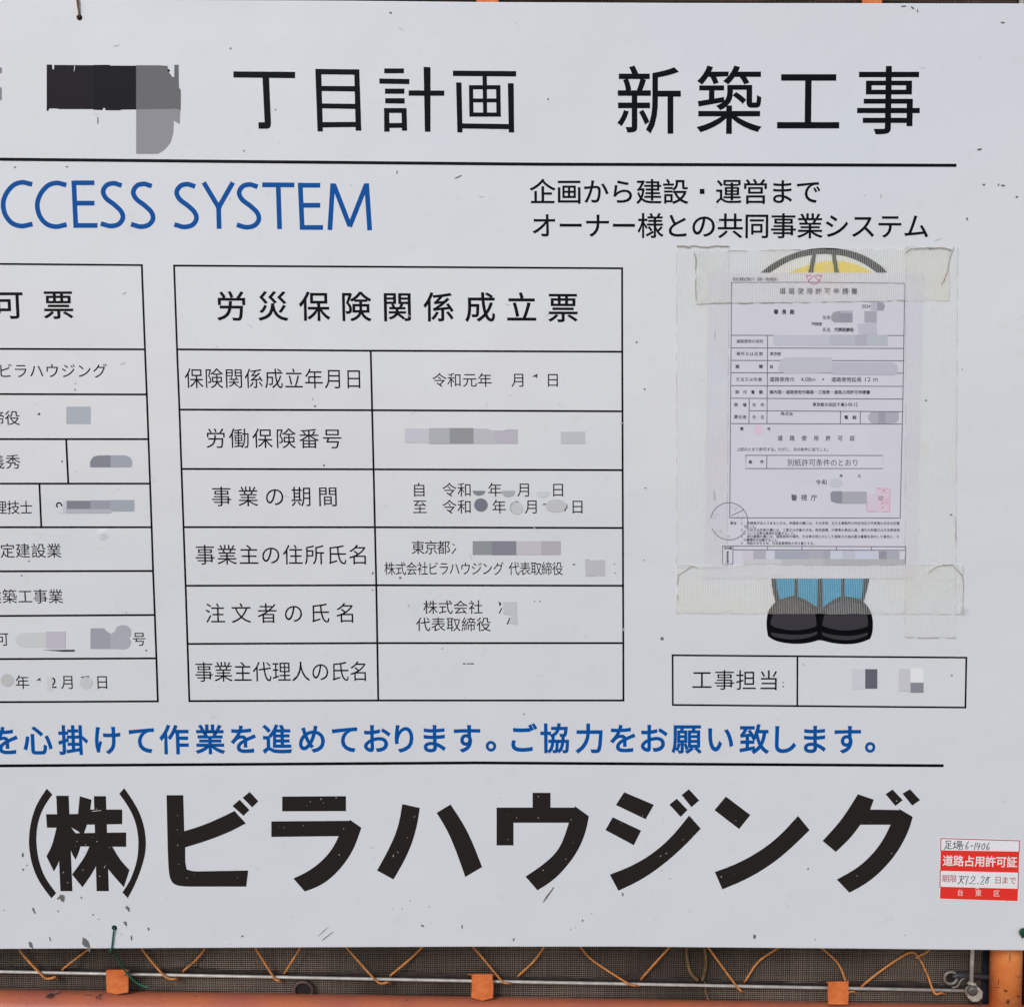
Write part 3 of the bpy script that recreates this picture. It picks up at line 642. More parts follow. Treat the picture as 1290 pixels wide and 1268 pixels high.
# masking patches that cover private details
def patch(polys, parent=board, h=.00015):
    by = {}
    for i, (c, p) in enumerate(polys): by.setdefault(c, []).append((i, p))
    for c, ps in by.items():
        vs, fs = [], []
        for i, p in ps:
            a, b_ = flat([p], h + i * .000008); k = len(vs); vs += a; fs += [tuple(x + k for x in f) for f in b_]
        fixn(obj('masking_patch', (vs, fs), print_mat(c, .45), parent))
def bx(u0, v0, u1, v1): return [(u0, v0), (u1, v0), (u1, v1), (u0, v1)]
def disc(u, v, a, b=None, a0=0, a1=360):
    b = b or a; return [(u + a * math.cos(math.radians(a0 + (a1 - a0) * i / 16)), v + b * math.sin(math.radians(a0 + (a1 - a0) * i / 16))) for i in range(16 + (a1 - a0 < 360))]
patch([((34, 31, 37), [(58.8, 81.5), (65.5, 81.6), (66, 87.5), (68, 87.5), (68.2, 82), (118, 82.3), (118, 137.6), (74, 137.6), (72, 136.8), (62, 136.8), (60.6, 140), (58.8, 139.8)]),
       ((27, 28, 33), [(117.5, 82), (138, 81.8), (138.4, 82.8), (171.8, 83), (172, 138), (154, 138.2), (150, 139.2), (133, 139), (132, 136), (130, 136.2), (129, 138.8), (117.5, 138.4)]),
       ((103, 104, 106), [(171.5, 82.4), (200, 82.4), (211, 83.2), (212, 90), (217, 97), (219.5, 97.2), (219.6, 81.8), (225, 81.8), (225.3, 110), (227.8, 114), (227.6, 139), (171.5, 139)]),
       ((139, 138, 143), [(171.5, 138), (210, 137.4), (222, 137), (227, 139), (226.3, 156.5), (218.8, 152), (218.2, 168), (214.5, 180), (208, 188), (199, 193.8), (171.5, 193.8)]),
       ((12, 12, 14), disc(212.5, 89, 1.6)), ((60, 60, 66), bx(122.7, 148, 123.8, 156)),
       # left table
       ((163, 168, 176), bx(83.5, 512, 114, 534)), ((127, 128, 138), [(113.5, 588.5), (113.6, 581), (117, 575.5), (123, 573.6), (139.5, 573.2), (139.5, 588.5)]),
       ((152, 156, 166), [(139.3, 573.2), (158, 573.4), (164, 576), (166.5, 581), (166, 587), (164, 588.5), (139.3, 588.5)]),
       ((186, 188, 196), bx(79.5, 631, 84, 646)), ((123, 124, 133), bx(84, 630.5, 114, 641.5)), ((146, 147, 157), bx(113.8, 630, 139.5, 641)), ((152, 158, 166), bx(139, 629.5, 169, 644)), ((168, 170, 178), bx(83, 641, 140, 646.5)),
       ((188, 190, 190), [(20, 802), (26, 797), (58, 796), (58, 815), (26, 815), (20, 809)]), ((178, 175, 185), bx(58, 795, 82.5, 816.5)),
       ((147, 149, 158), [(114, 791), (131, 791), (134, 795), (139, 797.5), (139, 817), (114, 817)]), ((160, 161, 168), [(138.8, 798), (144, 796), (147, 789.5), (153, 786.8), (160, 787.5), (165, 793), (165, 800), (162, 803), (165, 808), (163, 814), (158, 817.5), (138.8, 817)]),
       ((176, 177, 176), disc(9, 856.5, 8.2)), ((190, 191, 192), bx(59.5, 852, 66, 870)), ((184, 186, 188), disc(108.5, 859.8, 7.8)),
       ((197, 199, 203), bx(73, 637.5, 79.5, 646.5)),
       # middle table
       ((186, 186, 193), bx(510, 539.5, 541, 557.5)), ((166, 168, 172), bx(540.5, 539, 567, 559)), ((140, 141, 145), bx(566.5, 539, 597, 558.8)), ((176, 177, 182), [(596.5, 539.5), (614, 539.8), (619, 542), (624, 542), (624, 558.6), (596.5, 558.6)]),
       ((174, 171, 180), [(623.5, 542), (634, 542), (638, 540.6), (652, 540.6), (652, 558.6), (623.5, 558.6)]), ((179, 181, 185), bx(706.5, 543.5, 737, 558.6)),
       ((124, 126, 134), disc(603.3, 618, 8, 6, 0, 180)), ((160, 162, 166), disc(640.5, 618, 8.6, 8, 0, 180)), ((190, 192, 195), disc(684, 619, 8.6, 7.5, 0, 180)),
       ((110, 114, 124), disc(605.8, 635.8, 8.6, 8.4)), ((158, 159, 163), disc(650.5, 639.5, 8.2, 8, 90, 270)), ((184, 186, 187), disc(651.5, 640, 7.6, 7.8)), ((181, 182, 184), disc(700.5, 636.8, 13.5, 8.2)),
       ((135, 139, 143), bx(595.5, 681.3, 620, 698.5)), ((126, 125, 136), bx(619.5, 681.3, 650.8, 698.8)), ((181, 178, 184), bx(650.5, 681.3, 682.5, 698.5)), ((167, 162, 170), bx(682, 681.3, 706, 698.5)),
       ((176, 176, 182), [(737, 704), (742, 703.5), (743, 705.5), (762, 705), (762, 725), (752, 724.5), (745, 725.8), (738, 725.6)]),
       ((181, 183, 188), [(634, 758), (650.5, 757.5), (651, 774), (652, 786.5), (641, 785), (645, 775), (634, 773)]),
       # box at the right
       ((92, 94, 103), bx(1090, 842.5, 1105.2, 867)), ((190, 192, 198), bx(1074, 842, 1090, 867)), ((186, 187, 192), bx(1132.5, 842, 1147, 870.5)), ((128, 130, 138), bx(1147, 859.5, 1163.5, 872)), ((212, 214, 218), bx(1147, 842, 1163.5, 859.5)),
       ((108, 110, 116), bx(0, 85, 1.6, 92)), ((120, 122, 128), bx(0, 110, 1.5, 126))])

# ------------------------------------------------------------------ cartoon figure printed on the board: only hat top and boots show
fig = obj('cartoon_hat', (lambda a: a)(flat([soften([(958, 343.6), (970, 334), (985, 325), (1003, 317.5), (1020, 313.6), (1037, 312), (1055, 312.8), (1070, 315.3), (1085, 320), (1100, 328), (1112, 336.5), (1119, 344.5), (1118, 420), (960, 420)])], PH)), print_mat((36, 42, 44)), board)
fixn(fig)
def hp(ps, c, k, name='cartoon_hat_detail'):
    return fixn(obj(name, flat([soften(p) for p in ps], PH + k * .00003), print_mat(c), board))
hp([[(968, 345), (980, 337), (995, 328.5), (1010, 323.5), (1030, 320), (1050, 320.3), (1068, 323.5), (1084, 330), (1096, 337), (1106, 345), (1105, 400), (970, 400)]], (206, 208, 206), 1)
hp([[(990, 345), (1006, 338), (1025, 331.5), (1045, 328.5), (1062, 329), (1078, 332.5), (1092, 339), (1101, 345), (1100, 390), (992, 390)]], (232, 194, 84), 2)
hp([[(1023, 320), (1028.5, 320), (1024, 345), (1018, 345)], [(1047.5, 320), (1053, 320.5), (1057, 345), (1051.5, 345)]], (44, 50, 50), 3)
# boots and trousers
fixn(obj('cartoon_boots', flat([soften([(969.8, 700), (1096.5, 700), (1095.8, 730), (1088, 758), (1094, 764), (1098.5, 774), (1100, 785), (1099, 798), (1096, 804.5), (1084, 809.5), (1068, 811.5), (1050, 810), (1040, 807.5), (1032, 805.5), (1024, 808.5), (1008, 811), (990, 810), (975, 806.5), (967.5, 801), (965.5, 790), (966, 776), (969, 766), (977, 758), (972.5, 742)])], PH), print_mat((11, 11, 15)), board))
def zb(pts): return [(950 + x / 8.0625, 710 + y / 8.0625) for x, y in pts]
hp([zb([(215, 60), (410, 60), (410, 320), (340, 335), (262, 365), (235, 270)]), zb([(440, 60), (645, 60), (640, 440), (560, 385), (445, 330)]), zb([(690, 60), (885, 60), (885, 325), (790, 370), (700, 440)]), zb([(920, 60), (1110, 60), (1105, 270), (1080, 360), (1010, 340), (920, 328)])], (18, 136, 172), 1, 'cartoon_trousers')
hp([zb([(165, 600), (190, 500), (250, 400), (330, 365), (420, 362), (520, 400), (590, 440), (625, 510), (635, 620), (625, 635), (560, 658), (440, 675), (330, 672), (230, 650), (180, 630)]),
    zb([(690, 620), (710, 520), (750, 440), (830, 390), (940, 372), (1030, 390), (1110, 440), (1150, 520), (1160, 610), (1150, 635), (1060, 665), (920, 680), (790, 662), (710, 635)]),
    zb([(170, 695), (300, 715), (440, 722), (560, 712), (640, 685), (640, 715), (560, 750), (420, 768), (300, 762), (200, 740), (172, 720)]),
    zb([(683, 690), (760, 715), (880, 730), (1000, 730), (1080, 718), (1155, 695), (1150, 725), (1060, 762), (930, 778), (800, 762), (700, 730)])], (56, 54, 60), 1, 'cartoon_boot_panels')

# ------------------------------------------------------------------ notice sheet
doc = thing('notice_sheet', 'pale A4 road use permit sheet taped over the cartoon figure', 'notice')
DH = .0006
def curl(u, v): return 0
vs, fs = [], []
for i in range(13):
    for j in range(17):
        s, t = i / 12, j / 16
        u = (889 + 1) * 1 + (1162 - 890) * s; ul = 893 - 5 * t; ur = 1163 - 9 * t; u = ul + (ur - ul) * s; v = 343.6 + (728.4 - 343.6) * t
        vs.append(P(u, v, DH - .00012 + .0000 * math.sin(u)))
for i in range(12):
    for j in range(16):
        a = i * 17 + j; fs.append((a, a + 1, a + 18, a + 17))
pm = mat('paper', ink(194, 193, 203), .5, .4, col2=ink(198, 198, 206), nscale=14, bump=.25, bscale=30)
p = obj('paper', (vs, fs), pm, doc)
DL = (104, 100, 116)
fr = [[(921.6, 355.8), (1030, 355.6), (1139.8, 357)], [(921.6, 355.8), (919.3, 652)], [(1139.8, 357), (1137.5, 500), (1134, 652.4)], [(919.3, 652), (1134, 652.4)],
      [(921.2, 422.3), (1139, 422.6)], [(921, 438.2), (1138.7, 438.8)], [(920.9, 453.9), (1138.5, 454.4)], [(920.8, 469.3), (1138.3, 470)], [(920.6, 485.6), (1138, 486.6)], [(920.5, 501.5), (1137.8, 502.6)],
      [(943.8, 517.2), (1137.4, 518.4)], [(920.2, 533.4), (1137, 534)], [(967, 422.4), (966.2, 533.5)], [(943.9, 501.6), (943.4, 533.5)], [(1058.9, 517.8), (1058.7, 533.8)], [(1083.9, 518), (1083.7, 533.9)],
      [(939.7, 573.3), (1112.5, 573.6), (1112, 590), (939.4, 590), (939.7, 573.3)], [(966.1, 573.4), (965.9, 590)],
      [(910.4, 687.6), (1140.9, 688.4)], [(923.4, 692.3), (1140.6, 693)], [(910.4, 687.6), (910, 710.3), (923.2, 710.5)], [(923.4, 687.8), (923.2, 710.5)], [(1140.9, 688.4), (1140.4, 711)],
      [(967, 687.8), (967, 692.4)], [(1010.2, 688), (1010.2, 692.6)], [(1053.6, 688.1), (1053.6, 692.8)], [(1097.7, 688.2), (1097.7, 692.9)]]
obj('form_lines', lines(fr, 1.0, DH), print_mat(DL), doc)
k = Ink(DH)
R = lambda st, u0, u1, v, e, eh=None, b=.012: k.run(st, u0 + e / 2, v, u1 - e / 2, v + .2, e, eh or e, b) if len(st) > 1 else k.put(st, (u0 + u1) / 2, v, e, eh or e, b)
R('道路使用許可申請書', 982, 1080.3, 366.8, 8, 8.3, .02)
R('別記様式第六（第十条関係）', 922.5, 983, 351.8, 4.9)
R('署長殿', 974.6, 1001, 392.8, 6, 6.4, .03)
R('住所', 1036, 1046.5, 400, 5, 5.4); R('申請者', 1022, 1036, 408, 4.9); R('氏名', 1036, 1046.5, 415.3, 5, 5.4); R('代表取締役', 1051, 1075.6, 415.3, 5, 5.4, .03)
R('道路使用の目的', 927.5, 961.5, 429.8, 4.9); R('場所又は区間', 927.5, 961, 445.6, 4.9); R('期', 926, 932, 461.8, 5, None, .03); R('間', 955.5, 961.5, 461.8, 5, None, .03)
R('東京都', 969.8, 984, 445.6, 4.9); R('自', 969.5, 974, 461.8, 4.7, None, .03)
R('方法又は形態', 927, 960, 477.8, 5); R('道路使用巾', 969.4, 1001, 477.8, 6.3); R('道路使用延長', 1047, 1085.4, 478, 6.4); R('×', 1034, 1040, 477.8, 6)
R('添付書類', 926, 961, 493.8, 5, None, .02); R('案内図・道路使用作業図・工程表・道路占用許可申請書', 969.5, 1096.3, 493.8, 5.1, None, .02)
R('現場', 924.5, 940.5, 509.8, 5, None, .02); R('責任者', 924.5, 940.5, 525, 5.2); R('住所', 947.5, 963, 509.8, 5); R('氏名', 947.5, 963, 525.3, 5)
R('東京都大田区千鳥', 1023.5, 1064, 509.5, 5, None, .02); R('株式会', 983.5, 999, 521, 5); R('電話', 1063.5, 1079, 525.6, 5, None, .03)
R('第', 932, 937, 540, 4.6, None, .03); R('号', 966, 971, 540.3, 4.6, None, .02); R('道路使用許可証', 979.5, 1077, 551.8, 6.6, 7)
R('上記のとおり許可する。ただし、次の条件に従うこと。', 927.8, 1046.5, 565.9, 4.8)
R('条', 943, 948, 581.8, 5, None, .03); R('件', 957.5, 962.5, 581.8, 5, None, .02); R('別紙許可条件のとおり', 991.5, 1082, 582.6, 9, 9.5, 0)
R('令和', 1027.5, 1042, 607.2, 7); R('年', 1057.5, 1062, 599.3, 4.2, None, .03); R('月', 1080, 1085, 599.8, 4.4)
k.at('警視庁', (1000.5, 1012.8, 1025.4), 626.8, 8, 8.2, .012)
k.fit('2024', 1085.8, 383.8, 1096.4, 387.8, bold=.012); k.fit('4.08m', 1008.8, 475, 1027, 480.4, bold=.0); k.fit('12', 1089.6, 475.2, 1096.8, 480.5); k.fit('m', 1100, 476.5, 1105.6, 480.5); k.fit('3-00-12', 1064.5, 507.2, 1080.3, 511.6, bold=.01)
R('備考', 919.6, 928, 658.8, 4.1)
notes = [(932.5, '１　申請者が法人であるときは、申請者の欄には、その名称、主たる事務所の所在地及び代表者の氏名を記載', 1133.5, 658.8), (936.5, 'すること。', 955, 663.1),
         (932.5, '２　方法又は形態の欄には、工事又は作業の方法、使用面積、行事等の参加人員、通行の形態又は方法等使用', 1133.5, 667.4), (936.5, 'について必要な事項を記載すること。', 1004, 671.6),
         (932.5, '３　添付書類の欄には、道路使用の場所、方法等を明らかにした図面その他必要な書類を添付した場合に、そ', 1133, 675.6), (936.5, 'の書類名を記載すること。', 983, 679.8),
         (932.5, '４　用紙の大きさは、日本産業規格Ａ列４番とする。', 1028.5, 684.1)]
for u0, st, u1, v in notes: R(st, u0, u1, v, 4.0, 4.2, .012)
R('交付欄', 912, 922, 690.2, 3.2, None, .04)
for i, ch in enumerate('使用者記録'): k.put(ch, 916.6, 695.5 + i * 3, 2.9, 2.9, .04)
k.done('lettering', (62, 60, 76), doc)
cir = [(918.6 + 23.4 * math.cos(math.radians(a)), 656.4 + 23.4 * math.sin(math.radians(a))) for a in range(190, 390, 8)]
cir2 = [(918.6 + 23.4 * math.cos(math.radians(a)), 656.4 + 23.4 * math.sin(math.radians(a))) for a in range(30, 165, 8)]
obj('round_stamp', lines([cir, cir2, [(922, 649), (936, 642.5)]], 1.1, DH + .00004), print_mat((120, 120, 134)), doc)
sm = []
random.seed(5)
for cu, cv in ((925, 640), (902, 650), (915, 676), (905, 668), (930, 652), (938, 652)):
    for _ in range(5): sm.append(rnd_poly(cu + random.uniform(-4, 4), cv + random.uniform(-2.5, 2.5), random.uniform(.6, 1.8), random.uniform(.3, .6), random.uniform(0, 3), 6))
obj('stamp_smudge', flat(sm, DH + .00005, .000001), print_mat((158, 158, 166)), doc, kind='stuff')
obj('pink_stamp', lines([[(1016, 346.8), (1018, 352), (1021, 356), (1025.5, 358), (1030, 356.5), (1033, 352.5), (1035, 347)], [(1018.5, 354), (1022, 350), (1025.5, 347), (1029, 351), (1032, 354.5)], [(1016, 346.8), (1021, 346.8)], [(1028, 346.9), (1035, 347)]], 1.2, DH + .00004), print_mat((186, 84, 138)), doc)
patch([((203, 184, 197), disc(955.4, 541.6, 6, 7)), ((198, 186, 198), bx(1092, 622, 1104, 644)), ((200, 184, 196), bx(1103.5, 615.5, 1121, 644.5))], doc, DH + .00002)
obj('red_seal', lines([[(1104, 614.9), (1121.4, 615.2), (1120.8, 644.6), (1112, 644.6)], [(1092, 632), (1092, 643.8), (1104, 644.2)]], .7, DH + .00006), print_mat((196, 122, 150)), doc)
sm = [rnd_poly(1115 + random.uniform(-4, 4), 629 + random.uniform(-12, 12), random.uniform(.8, 2), random.uniform(.5, 1.1), random.uniform(0, 3), 7) for _ in range(16)]
obj('seal_marks', flat(sm, DH + .00007, .000001), print_mat((200, 144, 168)), doc, kind='stuff')
Ink(DH + .0001).put('印', 1109.4, 627.8, 6, 7, .01).done('lettering', (92, 84, 98), doc)
patch([((174, 172, 184), bx(1097, 381, 1105, 391)), ((148, 147, 158), [(1105, 381), (1112.5, 381), (1115, 385), (1113, 391), (1105, 391)]),
       ((147, 146, 156), [(1047, 398), (1050, 393), (1059, 391.5), (1059, 406), (1051, 406), (1047.5, 403)]), ((143, 142, 153), bx(1059, 391.2, 1074, 406)), ((168, 167, 178), bx(1059, 391, 1074.3, 394.5)),
       ((160, 158, 168), bx(1089, 391.8, 1104.5, 406)), ((178, 177, 188), [(1080, 408), (1104.5, 406), (1105, 421), (1082, 421)]), 
       ((182, 182, 193), bx(974.5, 421.8, 1045, 435)), ((172, 175, 184), bx(1045, 421.6, 1077, 435)), ((166, 166, 177), bx(1077, 421.6, 1092, 435)), ((172, 177, 185), bx(1091.8, 421.6, 1118.5, 435)), 
       ((180, 181, 190), [(980, 464), (984, 452), (992, 450), (1047, 449.6), (1049, 456), (1049, 469.5), (990, 470.5), (982, 468)]), ((176, 175, 186), [(1048.5, 456), (1124, 456.5), (1130, 459), (1131, 464), (1130, 471), (1126, 472.6), (1048.5, 471.5)]),
       ((164, 164, 174), [(1094, 523), (1097, 519), (1106.5, 519), (1106.5, 532.5), (1098, 532.5), (1094, 528)]), ((150, 148, 159), bx(1106.5, 519, 1115.8, 532.8)), ((162, 162, 173), [(1115.8, 519), (1132, 519), (1132, 528), (1129, 532), (1115.8, 533)]),
       ((184, 186, 194), disc(1052.8, 607.5, 8, 5.8)), ((134, 136, 147), [(1046, 621), (1049, 618.6), (1061, 618.4), (1061, 634), (1054, 633.4), (1047, 631)]), ((160, 161, 170), bx(1061, 619, 1092, 634)),
       ((194, 188, 198), bx(935, 693.5, 949, 704)), ((166, 164, 174), bx(949, 693.5, 965, 704)), ((191, 194, 206), bx(965, 693.5, 976, 704)), ((157, 161, 172), bx(976, 693.5, 1019, 704)), ((164, 164, 174), bx(1019, 693.5, 1037, 704)), ((158, 158, 167), bx(1037, 693.5, 1046, 704)),
       ((189, 193, 203), bx(1046, 693.5, 1061, 704)), ((178, 182, 192), bx(1061, 693.5, 1077, 704)), ((186, 190, 203), bx(1077, 693.5, 1107, 704)), ((141, 140, 150), bx(1107, 694, 1117, 704)), ((160, 161, 171), bx(1117, 694, 1133, 704)),
       ((188, 188, 192), bx(937, 704, 985, 710.5)), ((176, 177, 179), bx(985, 704, 1037, 711)), ((167, 168, 170), bx(1037, 704, 1140.3, 711.5))], doc, DH + .00006)

# ------------------------------------------------------------------ clear ribbed tape
def tape_mat(seed, ribs):
    m = bpy.data.materials.new('clear_tape'); m.use_nodes = True; n, l = m.node_tree.nodes, m.node_tree.links
    b = n['Principled BSDF']; out = n['Material Output']
    b.inputs['Roughness'].default_value = .32; b.inputs['Specular IOR Level'].default_value = .45
    tc = n.new('ShaderNodeTexCoord'); mp = n.new('ShaderNodeMapping'); mp.inputs['Location'].default_value = (seed * 3.1, 0, seed * 1.7)
    l.new(tc.outputs['Object'], mp.inputs['Vector'])
    t = n.new('ShaderNodeTexNoise'); t.inputs['Scale'].default_value = 16; t.inputs['Detail'].default_value = 6; l.new(mp.outputs[0], t.inputs['Vector'])
    r = n.new('ShaderNodeValToRGB'); r.color_ramp.elements[0].position = .4; r.color_ramp.elements[1].position = .72
    r.color_ramp.elements[0].color = (.965, .985, .965, 1); r.color_ramp.elements[1].color = (.985, .93, .79, 1)
    l.new(t.outputs['Fac'], r.inputs['Fac']); l.new(r.outputs[0], b.inputs['Base Color'])
    tr = n.new('ShaderNodeBsdfTransparent'); tr.inputs[0].default_value = (.99, .99, .985, 1)
    mix = n.new('ShaderNodeMixShader')
    wv_ = n.new('ShaderNodeTexWave'); wv_.wave_type = 'BANDS'; wv_.bands_direction = 'X'; wv_.inputs['Scale'].default_value = 1 / (2.25 * .00076) / (20 / (2 * math.pi)) * 1.0
    wv_.inputs['Distortion'].default_value = .15
    l.new(tc.outputs['Object'], wv_.inputs['Vector'])
    cn = n.new('ShaderNodeTexNoise'); cn.inputs['Scale'].default_value = 42; cn.inputs['Detail'].default_value = 3; cn.inputs['Distortion'].default_value = 1.2; l.new(mp.outputs[0], cn.inputs['Vector'])
    cb = n.new('ShaderNodeBump'); cb.inputs['Strength'].default_value = .5; cb.inputs['Distance'].default_value = .004; l.new(cn.outputs['Fac'], cb.inputs['Height']); l.new(cb.outputs[0], b.inputs['Normal'])
    mr = n.new('ShaderNodeMapRange'); mr.inputs['To Min'].default_value = .10 if ribs else .12; mr.inputs['To Max'].default_value = .56 if ribs else .22
    l.new(wv_.outputs['Fac'], mr.inputs['Value']); l.new(mr.outputs[0], mix.inputs[0])
    tl = n.new('ShaderNodeBsdfTranslucent'); hv = n.new('ShaderNodeMixShader'); hv.inputs[0].default_value = .5
    l.new(r.outputs[0], tl.inputs[0]); l.new(b.outputs[0], hv.inputs[1]); l.new(tl.outputs[0], hv.inputs[2])
    l.new(tr.outputs[0], mix.inputs[1]); l.new(hv.outputs[0], mix.inputs[2]); l.new(mix.outputs[0], out.inputs[0])
    return m
edge_m = mat('tape_dirt', ink(150, 144, 132), .8, .2)
def tape(label, poly, h, seed, dirt, ribs=True):
    t = thing('adhesive_tape', label, 'tape', 'strips of clear tape holding the notice sheet')
    (a, b_, c, d) = poly; vs, fs = [], []; N, M = 24, 10
    for i in range(N + 1):
        for j in range(M + 1):
            s, q = i / N, j / M
            u = (a[0] * (1 - s) + b_[0] * s) * (1 - q) + (d[0] * (1 - s) + c[0] * s) * q
            v = (a[1] * (1 - s) + b_[1] * s) * (1 - q) + (d[1] * (1 - s) + c[1] * s) * q
            e = min(i, N - i, j, M - j)
            if e == 0: u += random.uniform(-.35, .35); v += random.uniform(-.35, .35)
            vs.append(P(u, v, h + .00005 * math.sin(u * .13 + seed) * math.sin(v * .1)))
    for i in range(N):
        for j in range(M):
            k = i * (M + 1) + j; fs.append((k, k + 1, k + M + 2, k + M + 1))
    obj('film', (vs, fs), tape_mat(seed, ribs), t, smooth=True)
    # grime caught along the rim and the lifted creases
    vs, fs = [], []
    def seg(pl_, wd, jit):
        nonlocal vs, fs
        pts = []
        for (p0, p1) in zip(pl_, pl_[1:]):
            n_ = max(2, int(math.hypot(p1[0] - p0[0], p1[1] - p0[1]) / 3))
            for i in range(n_): pts.append((p0[0] + (p1[0] - p0[0]) * i / n_ + random.uniform(-jit, jit), p0[1] + (p1[1] - p0[1]) * i / n_ + random.uniform(-jit, jit)))
        pts.append(pl_[-1])
        i = 0
        while i < len(pts) - 1:
            L = random.randint(2, 9); sub = pts[i:i + L + 1]
            if len(sub) > 1:
                A, B = lines([sub], wd * random.uniform(.5, 1.2), h + .00008); kk = len(vs); vs += A; fs += [tuple(x + kk for x in f) for f in B]
            i += L + (random.randint(0, 5) if wd < 1.0 else 0)
    seg([a, b_, c, d, a], .28, .3)
    for pl_, wd in dirt: seg(pl_, wd, .5)
    obj('rim_grime', (vs, fs), edge_m, t, kind='stuff')
random.seed(11)
tape('clear ribbed tape strip running down the left side of the notice sheet', [(852.5, 309.5), (918.5, 310), (916, 716), (852, 715)], .00085, 1, [([(854, 310), (860, 309.5), (868, 311.5), (871, 310), (878, 310), (884, 311.5), (893, 312), (899, 310), (906, 310), (918, 310.5)], 1.5), ([(901, 417), (900.5, 428)], 1.0), ([(899.5, 618), (900.5, 630)], 1.0)], False)
tape('clear ribbed tape strip running down the right side of the notice sheet', [(1141.5, 310.5), (1207, 312), (1204, 803), (1139.5, 802)], .00086, 2, [([(1204, 650), (1204.6, 680)], 1.0), ([(1141, 803), (1204, 803.5)], .8)], False)
tape('clear ribbed tape strip across the top of the notice sheet, over the cartoon hat', [(876, 316.5), (1196.5, 312.5), (1196, 378.5), (877, 382.5)], .00110, 3,
     [([(875, 319), (877, 326), (876.5, 340)], 1.3), ([(876.5, 352), (877, 378)], 1.2), ([(878, 383), (900, 382), (920, 381.5), (945, 382), (970, 381), (1010, 381.5), (1060, 380), (1100, 379.5), (1139, 378)], .8), ([(1142, 318), (1148, 314.5), (1160, 312.5), (1175, 312.8), (1190, 312.5), (1198, 315)], 1.6), ([(1202, 312), (1199, 320), (1197, 326), (1194, 340), (1190, 352), (1187, 358)], 1.2), ([(916, 316.5), (922, 316), (960, 315.5), (1040, 314)], .7)])
tape('clear ribbed tape strip across the bottom of the notice sheet, over the cartoon boots', [(853, 712), (1214, 711.5), (1214, 773.5), (852.5, 772.5)], .00115, 4,
     [([(854, 725), (864, 718.5), (870, 713.5), (875, 713), (878.5, 716)], 1.1), ([(855, 726), (853.5, 736), (854, 765)], .8), ([(1170, 722), (1176, 716), (1183, 713), (1192, 711.5), (1200, 711.5), (1206, 718), (1212, 724), (1214, 732)], 1.1), ([(1214, 732), (1213, 773)], .8)])

# ------------------------------------------------------------------ red permit sticker
st = thing('permit_sticker', 'small red and white road occupation permit sticker at the lower right', 'sticker')
def q(x, y):      # zoomed sticker coordinates -> photo
    return (1140 + x / 8.6, 1030 + y / 8.6)
SH = .0004
obj('label_sheet', flat([[q(380, 208), q(1250, 235), q(1228, 908), q(370, 880)]], SH), print_mat((238, 222, 224), .35), st)
RED = (214, 52, 44)
obj('red_band', flat([[q(388, 348), q(1240, 362), q(1232, 590), q(382, 570)], [q(384, 742), q(1226, 765), q(1221, 898), q(379, 872)]], SH + .00004), print_mat(RED, .3), st)
obj('outline', lines([[q(391, 220), q(1241, 245)], [q(391, 220), q(388, 350)], [q(1241, 245), q(1238, 365)], [q(383, 570), q(380, 745)], [q(1230, 590), q(1225, 768)]], 1.1, SH + .00004), print_mat((168, 44, 60)), st)
obj('cell', flat([[q(398, 232), q(1230, 254), q(1228, 350), q(395, 335)], [q(392, 585), q(1222, 606), q(1218, 748), q(390, 730)]], SH + .00002), print_mat((222, 224, 226)), st)
k = Ink(SH + .0001)
for i, ch in enumerate('道路占用許可証'):
    u, v = q(466 + i * 115.5, 462 + i * 2.6); k.put(ch, u, v, 13.6, 14.2, .018, .02)
k.done('lettering', (244, 226, 226), st)
k = Ink(SH + .0001)
for ch, x in zip('台東区', (600, 795, 993)):
    u, v = q(x, 808 + (x - 600) * .02); k.put(ch, u, v, 8.2, 8.8, .004, .02)
k.done('lettering', (246, 200, 196), st)
k = Ink(SH + .0001)
for ch, x in zip('期限日まで', (440, 520, 1010, 1085, 1165)):
    u, v = q(x, 655 + (x - 440) * .028); k.put(ch, u, v, 9.8, 10.2, .006, .02)
k.done('lettering', (166, 80, 92), st)
hand = [[(690, 255), (668, 285), (657, 315), (665, 335), (683, 330), (685, 312), (668, 305)], [(712, 302), (738, 298)], [(770, 268), (752, 338)], [(792, 270), (775, 312), (815, 305)], [(812, 275), (795, 340)],
        [(862, 275), (840, 290), (832, 320), (842, 342), (858, 330), (868, 300), (862, 275)], [(912, 270), (893, 295), (885, 325), (893, 345), (910, 338), (915, 320), (895, 318)],
        [(445, 248), (498, 248), (495, 275), (448, 275), (445, 248)], [(470, 275), (470, 320)], [(470, 298), (495, 298)], [(450, 290), (440, 320), (425, 338)], [(445, 318), (480, 332), (508, 330)],
        [(520, 280), (555, 275)], [(540, 255), (538, 320)], [(520, 325), (560, 310)], [(570, 250), (615, 252), (612, 280), (572, 280), (570, 250)], [(572, 265), (612, 266)], [(562, 292), (632, 290)], [(580, 300), (560, 330)], [(580, 305), (625, 303), (618, 342), (600, 335)], [(600, 305), (585, 340)],
        [(585, 632), (640, 630), (638, 655), (600, 662)], [(615, 632), (600, 690), (575, 712)], [(605, 662), (630, 708)], [(650, 640), (655, 632), (690, 628), (672, 670), (660, 718)], [(697, 704), (703, 708)],
        [(718, 650), (735, 630), (760, 635), (755, 660), (710, 710), (760, 712)], [(787, 706), (793, 710)], [(828, 645), (845, 630), (862, 645), (845, 680), (815, 715), (855, 715)], [(915, 640), (890, 640), (882, 655), (905, 675), (895, 705), (870, 700), (880, 675), (915, 640)]]
obj('handwriting', lines([[q(x, y) for x, y in c] for c in hand], 1.0, SH + .00012), print_mat((66, 70, 84)), st)
